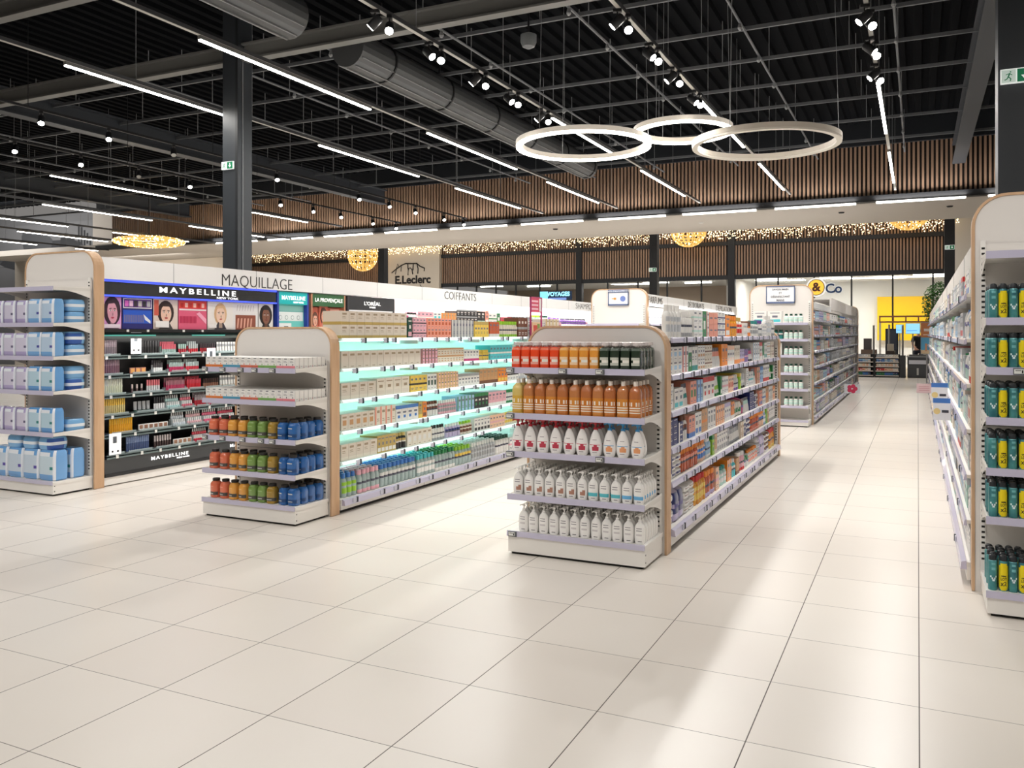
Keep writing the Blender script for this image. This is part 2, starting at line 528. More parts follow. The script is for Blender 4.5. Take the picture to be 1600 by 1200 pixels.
TZ = 5.30
SPOTE = M((255, 252, 244), 0.4, emit=30.0)
def spot_head(x, y, az, tilt, label, lit=True, power=70, aim=None, z=TZ):
    """small black cylinder lamp on a bracket under a track; az: heading of the beam, tilt below level"""
    o = thing('track_spotlight', label, 'spotlight', (x, y, z - 0.24), az, 'spotlights on the ceiling tracks')
    b = MB(); b.box(-0.03, 0.03, -0.05, 0.05, 0.20, 0.234, DARK); b.box(-0.008, 0.008, -0.008, 0.008, 0.1, 0.2, DARK)
    me = b.mesh('adapter'); p = bpy.data.objects.new('adapter', me); COL.objects.link(p); p.parent = o
    h = MB(); h.loft([(-0.08, 0.05, 0.05), (-0.07, 0.055, 0.055), (0.07, 0.055, 0.055), (0.09, 0.04, 0.04)], 14, M((40, 41, 44), 0.4))
    p = bpy.data.objects.new('lamp_body', h.mesh('lamp_body', smooth=True)); COL.objects.link(p); p.parent = o
    p.location = (0, 0, 0.09); p.rotation_euler = (tilt - PI / 2, 0, 0)
    e = MB(); e.loft([(-0.086, 0.046, 0.046), (-0.081, 0.048, 0.048)], 14, SPOTE if lit else M((190, 190, 186), 0.3))
    q = bpy.data.objects.new('lens', e.mesh('lens')); COL.objects.link(q); q.parent = p
    if lit and power:
        light('spotlight_beam', 'SPOT', (x, y, z - 0.3), power * 2.3, aim=aim or (x + 0.4, y - 2.5, 0), spot_size=1.15, spot_blend=0.6, shadow_soft_size=0.06)
tn = {-5.67: 'third', -3.12: 'second', -0.53: 'first'}
cnt = {}
for x, y, pair in ((-5.67, 8.18, 1), (-5.67, 9.35, 1), (-5.67, 10.58, 1), (-5.67, 11.65, 1), (-5.67, 12.81, 1),
                   (-3.12, 9.34, 1), (-3.12, 10.58, 1), (-3.12, 11.64, 1), (-3.12, 12.88, 1),
                   (-0.53, 10.4, 1), (-0.53, 11.55, 1), (-0.53, 12.7, 1)):
    i = cnt[x] = cnt.get(x, 0) + 1
    spot_head(x + 0.03, y, 0.5, 0.75, 'black spotlight facing the entrance, %s of its row on the %s track' % (nth(i), tn[x]),
              power=95, aim=(x + 0.5, y - 3.4, 0.2))
    spot_head(x - 0.02, y - 0.22, -1.3 if i % 2 else 1.4, 0.75, 'black spotlight turned sideways, %s of its row on the %s track' % (nth(i), tn[x]),
              lit=True, power=60, aim=(x + (2.0 if i % 2 else -2.0), y + 0.6, 0.6))
# rows of spots on the shorter tracks farther to the side
for k, (x, ys) in enumerate(((-13.4, (9.23, 10.52, 11.98, 14.92, 18.03, 19.42, 20.74, 22.37, 23.6)), (-15.95, (10.45, 11.86, 13.29, 14.75, 17.9, 19.27, 20.55, 22.19, 23.5)))):
    t = MB(); t.box(x - 0.02, x + 0.02, 7.5, 23.8, TZ, TZ + 0.04, DARK)
    for y in (9, 13, 17, 21):
        t.box(x - 0.004, x + 0.004, y - 0.004, y + 0.004, TZ + 0.04, 7.165, DARK)
    w = ('nearer', 'farther')[k]
    solo(t, 'lighting_track', 'black track carrying only spotlights behind the steel column, the %s of the two' % w, 'lighting track', 'lighting tracks under the ceiling', base=(x, 7.5, TZ))
    for i, y in enumerate(ys):
        spot_head(x, y, 0.9, 0.9, 'small black spotlight, %s along the %s of two spotlight tracks behind the steel column' % (nth(i + 1), w),
                  power=60 if i % 2 else 0, aim=(x + 0.2, y - 1.5, 0), lit=(i not in (2,)))
# added beams without lamp heads, out of view, to light the endcap fronts
for x, ax in ((-5.67, -5.0), (-3.12, -2.1), (-0.53, 0.8), (-8.17, -8.0)):
    light('spotlight_beam', 'SPOT', (x, 1.8, 5.0), 300, aim=(ax, 5.4, 0.8), spot_size=0.85, spot_blend=0.7, shadow_soft_size=0.08)
# unseen beams without lamp heads, tuned to brighten the aisle floor
for x, y in ((-3.12, 7.6), (-0.53, 7.2), (-0.53, 9.0), (-5.67, 6.6), (-0.9, 14.5), (-0.6, 18.5), (-0.6, 23)):
    light('spotlight_beam', 'SPOT', (x, y, 5.0), 430, aim=(x + (-0.15 if x > -1 else 0.05), y + 0.3, 0), spot_size=1.15, spot_blend=0.7, shadow_soft_size=0.08)

for y in (7.0, 10.0, 13.5, 17.5):  # added beams without heads, to brighten the header wall
    light('spotlight_beam', 'SPOT', (-5.67, y - 0.8, 5.0), 230, aim=(-7.5, y, 2.1), spot_size=1.1, spot_blend=0.8, shadow_soft_size=0.06)
# rings
def ring(x, y, r, z, lit, label):
    o = thing('ring_light', label, 'pendant light', (x, y, z), 0, 'round pendant lights')
    n = 56
    def tor(r0, r1, z0, z1, m):
        t = MB()
        b = [(r0, z0), (r1, z0), (r1, z1), (r0, z1)]
        for i in range(n):
            a0, a1 = 2 * PI * i / n, 2 * PI * (i + 1) / n
            for k in range(4):
                p, q = b[k], b[(k + 1) % 4]
                t.face([(x + p[0] * math.cos(a0), y + p[0] * math.sin(a0), p[1]), (x + p[0] * math.cos(a1), y + p[0] * math.sin(a1), p[1]),
                        (x + q[0] * math.cos(a1), y + q[0] * math.sin(a1), q[1]), (x + q[0] * math.cos(a0), y + q[0] * math.sin(a0), q[1])], m)
        return t
    tor(r - 0.045, r + 0.045, z, z + 0.07, M((214, 205, 192), 0.5, emit=0.35 if lit else 0.0)).build('ring_housing', o)
    if lit:
        tor(r - 0.04, r + 0.04, z - 0.03, z - 0.001, M((255, 248, 236), 0.5, emit=9.0)).build('ring_diffuser', o)
        light('ring_glow', 'AREA', (x, y, z - 0.06), 45, shape='DISK', size=2 * r)
    else:
        tor(r - 0.04, r + 0.04, z - 0.03, z - 0.001, M((232, 226, 214), 0.5)).build('ring_diffuser', o)
    for i in range(3):
        a = 0.2 + i * 2 * PI / 3
        w = MB(); w.tube([(x + r * math.cos(a), y + r * math.sin(a), z + 0.07), (x + r * 0.93 * math.cos(a), y + r * 0.93 * math.sin(a), 7.165)], 0.004, PIPE, 4)
        w.build('suspension_wire', o)
ring(-4.60, 11.78, 0.98, 4.4, True, 'large lit white ring pendant, the one crossing the third track')
ring(-3.24, 12.45, 0.70, 4.62, True, 'smallest lit white ring pendant, between the two larger rings')
ring(-2.09, 12.92, 1.05, 4.42, False, 'large unlit white ring pendant, dull beside its two glowing neighbours')
# security dome on a pole near the girder
d = thing('dome_camera', 'grey dome camera hanging on a pole beside the cross girder', 'camera', (-5.2, 11.1, 5.75))
MB().loft([(5.75, 0.03, 0.03), (5.78, 0.09, 0.09), (5.85, 0.12, 0.12), (5.95, 0.12, 0.12), (5.98, 0.05, 0.05)], 16, M((120, 124, 128), 0.3), at=(-5.2, 11.1)).build('dome', d, smooth=True)
MB().tube([(-5.2, 11.1, 5.98), (-5.2, 11.1, 7.165)], 0.015, DARK).build('pole', d)

# strip lights in the slot along the soffit edge
x = -24.6
i = 1
while x < 3.0:
    L = 2.15
    l = MB(); l.box(x, x + L, 23.98, 24.08, 5.02, 5.06, M((235, 232, 226), 0.5)); l.box(x, x + L, 23.95, 23.98, 5.02, 5.07, M((235, 232, 226), 0.5))
    o = solo(l, 'strip_light', 'flat white strip light along the soffit edge, %s of its row' % nth(i), 'light', 'strip lights along the soffit edge')
    e = MB(); e.box(x + 0.02, x + L - 0.02, 23.944, 23.95, 5.035, 5.062, M((255, 250, 242), 0.5, emit=7)); e.box(x + 0.02, x + L - 0.02, 23.96, 23.99, 5.012, 5.02, M((255, 250, 242), 0.5, emit=7)); e.build('diffuser', o)
    light('strip_glow', 'AREA', (x + L / 2, 23.75, 5.1), 32, aim=(x + L / 2, 23.95, 6.3), shape='RECTANGLE', size=L, size_y=0.1)
    x += 2.62
    i += 1
light('soffit_wash', 'AREA', (-12, 26.2, 3.0), 130, aim=(-12, 26.2, 5), shape='RECTANGLE', size=20, size_y=2.5)

# emergency exit signs
def exit_sign(x, y, z, w, label, face=0.0):
    h = w * 0.5
    o = thing('exit_sign', label, 'sign', (x + w / 2, y, z))
    G = M((20, 122, 82), 0.4, emit=0.25); W = M((240, 245, 240), 0.4, emit=0.5)
    MB().box(x, x + w, y - 0.03, y, z, z + h, W).build('sign_case', o)
    p = MB(); yy = y - 0.031
    p.box(x + w * 0.03, x + w * 0.46, yy - 0.001, yy, z + h * 0.06, z + h * 0.94, M((214, 232, 222), 0.4, emit=0.3))
    p.box(x + w * 0.5, x + w * 0.97, yy - 0.001, yy, z + h * 0.06, z + h * 0.94, G); p.build('sign_panel', o)
    a = MB(); cx = x + w * 0.735; y2 = yy - 0.002
    a.face([(cx - w * 0.03, y2, z + h * 0.8), (cx + w * 0.03, y2, z + h * 0.8), (cx + w * 0.03, y2, z + h * 0.45), (cx - w * 0.03, y2, z + h * 0.45)][::-1], W)
    a.face([(cx - w * 0.12, y2, z + h * 0.5), (cx + w * 0.12, y2, z + h * 0.5), (cx, y2, z + h * 0.18)][::-1], W)
    a.build('down_arrow', o)
    r = MB(); cx = x + w * 0.25
    def bar(x0, z0, x1, z1, t):
        dx, dz = x1 - x0, z1 - z0; L = math.hypot(dx, dz) or 1; nx, nz = -dz / L * t, dx / L * t
        r.face([(x0 + nx, y2, z0 + nz), (x1 + nx, y2, z1 + nz), (x1 - nx, y2, z1 - nz), (x0 - nx, y2, z0 - nz)], G)
    q = w * 0.02
    r.face([(cx + w * 0.05 + q * 1.2 * math.cos(t), y2, z + h * 0.78 + q * 1.2 * math.sin(t)) for t in [i * PI / 4 for i in range(8)]], G)
    bar(cx + w * 0.03, z + h * 0.7, cx - w * 0.02, z + h * 0.45, q)
    bar(cx - w * 0.02, z + h * 0.45, cx + w * 0.06, z + h * 0.32, q * 0.8); bar(cx + w * 0.06, z + h * 0.32, cx + w * 0.04, z + h * 0.15, q * 0.8)
    bar(cx - w * 0.02, z + h * 0.45, cx - w * 0.06, z + h * 0.3, q * 0.8); bar(cx - w * 0.06, z + h * 0.3, cx - w * 0.13, z + h * 0.25, q * 0.8)
    bar(cx + w * 0.02, z + h * 0.68, cx + w * 0.1, z + h * 0.55, q * 0.6); bar(cx, z + h * 0.66, cx - w * 0.09, z + h * 0.6, q * 0.6)
    r.build('running_figure', o)
exit_sign(-10.29, 10.19, 4.22, 0.25, 'green exit sign with a down arrow on the steel column behind the makeup wall')
exit_sign(0.8, 10.19, 4.21, 0.31, 'large green exit sign with running figure high on the column above the deodorants')
exit_sign(-9.05, 29.88, 3.85, 0.28, 'tiny green exit sign on the middle hall column under the gold garland ball')
exit_sign(0.79, 29.88, 4.25, 0.28, 'tiny green exit sign on the hall column beside the plastered wall')

# ------------------------------------------------------------------ shelving
def arch_pts(x0, x1, H, R, inset=0.0, n=8):
    x0 += inset; x1 -= inset; H -= inset; R = max(R - inset, 0.01)
    p = [(x1, 0.0)]
    for i in range(n + 1):
        a = i * PI / 2 / n
        p.append((x1 - R + R * math.cos(a), H - R + R * math.sin(a)))
    for i in range(n + 1):
        a = PI / 2 + i * PI / 2 / n
        p.append((x0 + R + R * math.cos(a), H - R + R * math.sin(a)))
    p.append((x0, 0.0))
    return p

def arch_parts(root, x0, x1, y0, y1, H, R):
    """white panel with a bent wooden edge band"""
    o, i = arch_pts(x0, x1, H, R), arch_pts(x0, x1, H, R, 0.016)
    w = MB(); n = len(o)
    for k in range(n - 1):
        for (a, b, c, d) in (((o[k], y0), (o[k + 1], y0), (i[k + 1], y0), (i[k], y0)), ((o[k], y1), (i[k], y1), (i[k + 1], y1), (o[k + 1], y1)),
                             ((o[k], y0), (o[k], y1), (o[k + 1], y1), (o[k + 1], y0)), ((i[k], y0), (i[k + 1], y0), (i[k + 1], y1), (i[k], y1))):
            w.face([(q[0][0], q[1], q[0][1]) for q in (a, b, c, d)], WOOD)
    for xx in (x0, x1 - 0.016):
        w.box(xx, xx + 0.016, y0, y1, 0.0, 0.002, WOOD)
    w.build('wood_band', root)
    p = MB(); p.prism([(a, b) for a, b in arch_pts(x0, x1, H, R, 0.017)], 'Y', y0 + 0.006, y1 - 0.006, PANELW)
    p.build('back_panel', root)

def price_tags(root, y, z, xs, w=0.062, h=0.036):
    for x in xs:
        t = MB(); t.box(x - w / 2, x + w / 2, y - 0.008, y, z - h, z, TAGG)
        t.box(x - w / 2 + 0.004, x + w / 2 - 0.012, y - 0.009, y - 0.008, z - h + 0.006, z - 0.005, TAGW)
        t.box(x - w / 2 + 0.01, x + w / 2 - 0.025, y - 0.0095, y - 0.009, z - h * 0.4, z - h * 0.3, SLOT)
        t.box(x + w / 2 - 0.022, x + w / 2 - 0.015, y - 0.0095, y - 0.009, z - h * 0.75, z - h * 0.3, SLOT)
        t.build('price_tag', root)

def endcap(label, x0, x1, H, R, shelves, base_z, yf=5.255, yp=5.672, depth=0.11, canopy=None, tags={}, tall_shelf=None):
    root = thing('endcap_display', label, 'shelf display', ((x0 + x1) / 2, (yf + yp) / 2, 0), 0, 'endcap displays at the ends of the aisles')
    arch_parts(root, x0, x1, yp, yp + depth, H, R)
    a, b = x0 + 0.05, x1 - 0.03
    for xx in (x0 + 0.045, x1 - 0.07):
        t = MB(); t.box(xx, xx + 0.028, yp - 0.018, yp, 0.1, H - 0.28, WHITE)
        z = 0.2
        while z < H - 0.32:
            t.box(xx + 0.005, xx + 0.023, yp - 0.0195, yp - 0.018, z, z + 0.012, SLOT)
            z += 0.032
        t.box(xx + 0.026, xx + 0.0282, yp - 0.017, yp - 0.002, 0.1, H - 0.3, WHITE)
        t.build('slotted_upright', root)
    t = MB(); t.box(a, b, yp - 0.012, yp - 0.002, 0.1, H - 0.3, PANELW)
    t.box(a + .03, b - .03, yp - 0.0135, yp - 0.012, 0.545, 0.549, GREY); t.box(a + .03, b - .03, yp - 0.0135, yp - 0.012, 1.0, 1.004, GREY)
    t.build('rear_board', root)
    t = MB(); t.box(a, b, yf, yp, 0.018, base_z - 0.03, WHITE); t.box(a - 0.004, b + 0.004, yf - 0.004, yp, base_z - 0.03, base_z, WHITE)
    t.box(a + 0.02, b - 0.02, yf + 0.02, yp - 0.02, 0.0, 0.018, SLOT)
    t.box(b, b + 0.0015, yf + 0.012, yf + 0.02, 0.04, 0.05, SLOT); t.box(b, b + 0.0015, yf + 0.012, yf + 0.02, 0.09, 0.1, SLOT)
    bo = t.build('plinth', root)
    MB().box(a - 0.006, b - 0.0, yf - 0.012, yf - 0.004, base_z - 0.032, base_z + 0.006, RAIL).build('price_rail', bo)
    for k, z in enumerate(list(shelves) + ([canopy] if canopy else [])):
        t = MB(); t.box(a, b, yf + 0.004, yp - 0.02, z - 0.028, z, WHITE2)
        s = t.build('shelf', root)
        MB().box(a - 0.006, b - 0.002, yf - 0.006, yf + 0.004, z - 0.036, z + 0.006, RAIL).build('price_rail', s)
        for xx in (a + 0.002, b - 0.004):
            g = MB(); y1 = yp - 0.018
            prof = [(yf + 0.01, z - 0.03), (yf + 0.01, z + 0.002), (y1, z + 0.018), (y1, z - 0.10)]
            for i in range(1, 8):
                u = i / 8
                prof.append((y1 - (y1 - yf - 0.03) * u * 0.9, z - 0.10 + 0.072 * math.sin(u * PI / 2)))
            g.prism(prof, 'X', xx, xx + 0.003, WHITE)
            g.build('bracket', s)
        if k in tags:
            price_tags(s, yf - 0.006, z + 0.002, tags[k])
    if 'base' in tags:
        price_tags(bo, yf - 0.012, base_z + 0.004, tags['base'])
    return root

G2S = [1.31, 0.99, 0.722, 0.42]
G1S = [1.266, 1.0, 0.687, 0.404]
G0S = [1.652, 1.33, 0.997, 0.598]
GRS = [1.634, 1.363, 1.088, 0.81, 0.543]
endcap('low white endcap with arched wooden edge, stocked with amber and white hand soaps', -2.67, -1.59, 1.61, 0.17, G2S, 0.16,
       tags={0: [-2.6, -2.2, -1.93], 1: [-2.6], 2: [-2.6, -1.93], 'base': [-2.58]})
endcap('white low endcap with arched wooden edge holding small white cartons and coloured bottles', -5.58, -4.5, 1.61, 0.17, G1S, 0.155,
       tags={0: [-5.5, -5.3, -5.1, -4.95, -4.76], 2: [-5.5, -5.3, -5.08, -4.88, -4.76]})
endcap('tall white endcap stocked with blue and lilac pad packs beside the makeup wall', -8.5, -7.43, 2.39, 0.19, G0S, 0.138, canopy=2.0)
endcap('tall white endcap with arched wooden edge stocked with teal deodorant cans', 0.296, 1.37, 2.39, 0.19, GRS, 0.137, yf=5.2, canopy=2.0, tags={1: [0.5]})
endcap('tall white pharmacy style endcap with green capped white bottles across the cross aisle', -2.67, -1.61, 2.39, 0.19,
       [1.73, 1.457, 1.188, 0.896, 0.626, 0.346], 0.109, yf=14.4, yp=14.8)
endcap('tall glowing white endcap with small blue framed notice, behind the soap endcap', -5.62, -4.52, 2.39, 0.19,
       [1.73, 1.457, 1.188], 0.109, yf=14.4, yp=14.8)
for x in (-2.14, -5.07):
    light('endcap_header_lamp', 'SPOT', (x - 0.1, 13.1, 5.1), 620, aim=(x, 14.8, 1.9), spot_size=0.5, spot_blend=0.5, shadow_soft_size=0.05)

def run(name, label, xf, face, y0, y1, shelves, base_z, depth=0.5, back_top=1.6, header=None, ntags=14, lit=False, lipm=None, end_arch=None, both=False, cat='shelving', tagoff=0.0, shelf_out=0.0):
    """a long row of shelving; its fronts face +X (face=1) or -X (face=-1)"""
    root = thing(name, label, cat, (xf - face * depth / 2, (y0 + y1) / 2, 0), 0, 'long rows of shelving')
    xb = xf - face * depth
    def bx(t, a, b, ya, yb, za, zb, m):
        t.box(min(a, b), max(a, b), ya, yb, za, zb, m)
    t = MB(); bx(t, xb, xb - face * 0.03, y0, y1, 0.05, back_top, PANELW); t.build('back_panel', root)
    t = MB(); bx(t, xf, xb, y0, y1, 0.03, base_z - 0.03, WHITE); bx(t, xf, xb, y0, y1, base_z - 0.03, base_z, WHITE2)
    bx(t, xf - face * 0.03, xb, y0 + .02, y1 - .02, 0, 0.03, SLOT)
    y = y0 + 1.33
    while y < y1 - 0.3:
        bx(t, xf, xf + face * 0.001, y, y + 0.004, 0.03, base_z - 0.04, GREY); y += 1.33
    bo = t.build('plinth', root)
    lm = lipm or RAIL
    def rail(parent, z, out=0.012, dz=0.036, th=0.036):
        g = MB()
        prof = [(xf + face * 0.002, z + 0.004), (xf + face * out, z - 0.006), (xf + face * (out + 0.006), z - dz), (xf, z - dz)]
        g.prism(prof, 'Y', y0 + 0.01, y1 - 0.01, lm)
        g.build('price_rail', parent)
        L = y1 - y0
        for i in range(ntags):
            yy = y0 + 0.1 + (L - 0.3) * (i + 0.75 * random.random()) / ntags
            tg = MB(); a = xf + face * (out + 0.003)
            bx(tg, a, a + face * 0.007, yy, yy + 0.05, z - th - 0.002, z + 0.0, M((192, 192, 206), 0.35))
            bx(tg, a, a + face * 0.012, yy + 0.05, yy + 0.068, z - th - 0.006, z + 0.004, M((52, 55, 66), 0.5))
            tg.build('price_tag', parent)
    lm = RAIL
    rail(bo, base_z + 0.002, 0.03, 0.05)
    lm = lipm or RAIL
    for z in shelves:
        t = MB(); bx(t, xf - face * 0.0, xb, y0, y1, z - 0.022, z, WHITE2 if not lit else M((222, 244, 240), 0.3))
        y = y0 + 0.004
        while y < y1:
            bx(t, xf - face * 0.06, xb, y, y + 0.004, z - 0.06, z - 0.022, WHITE); y += 1.3
        s = t.build('shelf', root)
        rail(s, z, dz=0.022 if lit else 0.036)
        if lit:
            e = MB(); bx(e, xf - face * 0.28, xf - face * 0.31, y0 + 0.03, y1 - 0.03, z - 0.03, z - 0.022, M((200, 255, 248), 0.5, emit=3.0)); e.build('led_strip', s)
            light('shelf_glow', 'AREA', (xf - face * 0.05, (y0 + y1) / 2, z - 0.04), 24, color=(0.52, 1.0, 0.93), aim=(xb - face * 0.1, (y0 + y1) / 2, z - 0.25), shape='RECTANGLE', size=y1 - y0, size_y=0.03) if False else None
            la = light('shelf_glow', 'AREA', (xf - face * 0.30, (y0 + y1) / 2, z - 0.03), 17, color=(0.46, 1.0, 0.93), shape='RECTANGLE', size=0.03, size_y=y1 - y0 - 0.1)
            la.rotation_euler = (0, face * 0.55, 0)
    if header:
        z0, z1, m, seams = header
        t = MB(); bx(t, xf - face * 0.04, xf - face * 0.08, y0, y1, z0, z1, m)
        bx(t, xf - face * 0.08, xb, y0, y1, z1 - 0.03, z1, m)
        for y in seams:
            bx(t, xf - face * 0.038, xf - face * 0.04, y, y + 0.006, z0, z1, GREY)
        t.build('header_panel', root)
    return root

def slotted_arch(name, label, x0, x1, y, H, parent=None):
    root = thing(name, label, 'end panel', ((x0 + x1) / 2, y, 0), 0, 'arched end panels')
    arch_parts(root, x0, x1, y, y + 0.1, H, 0.17)
    t = MB(); t.box(x1 - 0.05, x1 - 0.022, y - 0.02, y, 0.1, H - 0.2, WHITE)
    z = 0.2
    while z < H - 0.22:
        t.box(x1 - 0.045, x1 - 0.03, y - 0.0215, y - 0.02, z, z + 0.015, SLOT); z += 0.034
    t.build('slotted_upright', root)
    return root

S2 = [1.522, 1.254, 0.99, 0.727, 0.485]
S1 = [1.509, 1.244, 0.973, 0.702, 0.437]
run('shelving_row', 'long low white shelving row with hygiene cartons behind the soap endcap', -1.60, 1, 5.80, 10.86, S2, 0.149, back_top=1.55, ntags=16)
slotted_arch('end_panel', 'low arched end panel with wooden edge closing the far end of the hygiene row', -2.67, -1.59, 10.885, 1.6)
run('shelving_row', 'long low shelving row lit turquoise inside with skin care cartons', -4.50, 1, 5.80, 10.86, S1, 0.116, back_top=1.55, ntags=16, lit=True, lipm=M((236, 246, 246), 0.3, emit=0.35))
slotted_arch('end_panel', 'low arched end panel with wooden edge closing the far end of the turquoise lit row', -5.58, -4.5, 10.885, 1.6)

# ------------------------------------------------------------------ product shapes (fronts face -Y, origin at the bottom front edge)
CN = {'white': (238, 236, 232), 'cream': (234, 225, 210), 'beige': (226, 214, 200), 'salmon': (238, 158, 136), 'orange': (238, 140, 46), 'red': (206, 48, 44), 'navy': (34, 46, 112),
      'blue': (66, 122, 196), 'pale blue': (164, 200, 228), 'teal': (52, 146, 140), 'turquoise': (82, 196, 204), 'green': (44, 132, 74), 'lime': (156, 206, 60), 'yellow': (240, 206, 92),
      'gold': (196, 168, 96), 'tan': (206, 156, 108), 'brown': (116, 70, 50), 'black': (38, 36, 38), 'grey': (160, 162, 164), 'silver': (196, 200, 204), 'lilac': (196, 184, 218), 'purple': (122, 86, 160),
      'pink': (236, 178, 190), 'magenta': (204, 66, 124), 'mint': (190, 226, 214), 'rust': (196, 88, 46), 'peach': (244, 200, 168), 'dark green': (24, 70, 56), 'amber': (222, 150, 40), 'clear': (206, 228, 226)}
_pk = {}
def carton_mesh(w, d, h, base, accent, style=0):
    key = ('c', round(w, 3), round(d, 3), round(h, 3), base, accent, style)
    if key in _pk:
        return _pk[key]
    B, A = M(CN[base], 0.42), M(CN[accent], 0.42)
    D = (M((168, 148, 122), 0.5) if base in ('beige', 'cream', 'tan') else M((116, 118, 132), 0.5)) if base not in ('black', 'navy', 'brown', 'dark green') else M((225, 220, 214), 0.5)
    rnd = random.Random(hash(key[1:]) if False else style * 31 + int(w * 997) + len(base) * 7 + len(accent))
    rects = []
    st = style % 6
    if st == 0:
        rects = [(0, 1, 0.0, 0.22, A), (0.15, 0.7, 0.72, 0.86, D), (0.15, 0.55, 0.56, 0.6, D), (0.15, 0.62, 0.46, 0.49, D)]
    elif st == 1:
        rects = [(0, 1, 0.78, 1, A), (0.2, 0.8, 0.5, 0.62, D), (0.3, 0.7, 0.2, 0.38, A)]
    elif st == 2:
        rects = [(0.0, 0.28, 0, 1, A), (0.38, 0.9, 0.66, 0.8, D), (0.38, 0.8, 0.3, 0.34, D), (0.38, 0.86, 0.2, 0.24, D)]
    elif st == 3:
        rects = [(0.22, 0.78, 0.3, 0.62, A), (0.2, 0.8, 0.74, 0.86, D), (0.3, 0.7, 0.1, 0.14, D)]
    elif st == 4:
        rects = [(0, 1, 0.4, 0.52, A), (0.12, 0.6, 0.7, 0.82, D), (0.12, 0.8, 0.2, 0.24, D), (0.12, 0.7, 0.12, 0.15, D)]
    else:
        rects = [(0.1, 0.9, 0.08, 0.3, A), (0.3, 0.7, 0.45, 0.62, D), (0.15, 0.85, 0.8, 0.86, D)]
    t = MB()
    t.box(-w / 2, w / 2, 0.0005, d, 0, h, B)
    t.f.pop(2); t.mi.pop(2)
    us = sorted({0, 1} | {r[0] for r in rects} | {r[1] for r in rects})
    vs = sorted({0, 1} | {r[2] for r in rects} | {r[3] for r in rects})
    for i in range(len(us) - 1):
        for j in range(len(vs) - 1):
            cu, cv = (us[i] + us[i + 1]) / 2, (vs[j] + vs[j + 1]) / 2
            m = B
            for r in rects:
                if r[0] < cu < r[1] and r[2] < cv < r[3]:
                    m = r[4]
            x0, x1, z0, z1 = (us[i] - 0.5) * w, (us[i + 1] - 0.5) * w, vs[j] * h, vs[j + 1] * h
            t.face([(x0, 0.0005, z0), (x1, 0.0005, z0), (x1, 0.0005, z1), (x0, 0.0005, z1)], m)
    if st in (0, 1, 4):
        z0, z1 = ((0, 0.22) if st == 0 else (0.78, 1) if st == 1 else (0.4, 0.52))
        for s in (-1, 1):
            x = s * (w / 2 + 0.0003)
            q = [(x, 0.001, z0 * h), (x, d, z0 * h), (x, d, z1 * h), (x, 0.001, z1 * h)]
            t.face(q if s > 0 else q[::-1], A)
    me = t.mesh('carton')
    _pk[key] = me
    return me

def front(t):           # the half of a turned shape that faces -Y
    return math.sin(t) < -0.2
def bottle_mesh(w, d, h, body, cap, accent=None, style=0, e=2.4, n=12, capfrac=0.2, lying=False):
    key = ('b', round(w, 3), round(d, 3), round(h, 3), body, cap, accent, style)
    if key in _pk:
        return _pk[key]
    clear = body in ('clear',)
    B = M(CN[body], 0.22, coat=0.3, trans=0.35 if clear else 0.0)
    C = M(CN[cap], 0.35); A = M(CN[accent or 'white'], 0.4)
    D = M((80, 82, 96), 0.5) if body not in ('black', 'navy', 'brown', 'dark green') else M((225, 220, 214), 0.5)
    hb = h * (1 - capfrac)
    rx, ry = w / 2, d / 2
    secs = [(0, rx * 0.9, ry * 0.9), (h * 0.02, rx, ry), (hb * 0.22, rx, ry), (hb * 0.5, rx, ry), (hb * 0.62, rx, ry), (hb * 0.8, rx, ry), (hb * 0.94, rx * 0.8, ry * 0.8), (hb, rx * 0.45, ry * 0.6)]
    def mf(k, t):
        if front(t):
            if style % 3 == 0 and k in (2, 4): return A
            if style % 3 == 1 and k == 3: return D
            if style % 3 == 2 and k in (1, 3): return A if k == 1 else D
            if k == 4 and style % 3 == 1: return A
        return B
    t = MB()
    t.loft(secs, n, matfn=mf, e=e)
    cr = min(rx * 0.62, 0.02) if style < 4 else rx * 0.8
    t.loft([(hb - 0.001, cr, min(cr, ry * 0.9)), (h, cr * 0.94, min(cr, ry * 0.9) * 0.94)], n, C, e=2)
    for i in range(len(t.v)):
        x, y, z = t.v[i]; t.v[i] = (x, y + d / 2, z)
    me = t.mesh('bottle', smooth=True)
    _pk[key] = me
    return me
def tube_mesh(w, d, h, body, cap, accent, style=0):
    key = ('t', round(w, 3), round(h, 3), body, cap, accent, style)
    if key in _pk:
        return _pk[key]
    B, C, A = M(CN[body], 0.3, coat=0.3), M(CN[cap], 0.35), M(CN[accent], 0.35)
    D = M((80, 82, 96), 0.5)
    t = MB()
    t.loft([(0, w * 0.42, d * 0.42), (h * 0.16, w * 0.42, d * 0.42)], 12, C)
    t.loft([(h * 0.16, w * 0.46, d * 0.44), (h * 0.35, w * 0.48, d * 0.36), (h * 0.55, w * 0.49, d * 0.25), (h * 0.8, w * 0.5, d * 0.12), (h, w * 0.5, 0.002)], 12,
           matfn=lambda k, a: (A if front(a) and k == style % 2 + 1 else D if front(a) and k == 3 and style > 1 else B), e=2)
    for i in range(len(t.v)):
        x, y, z = t.v[i]; t.v[i] = (x, y + d / 2, z)
    me = t.mesh('tube', smooth=True)
    _pk[key] = me
    return me
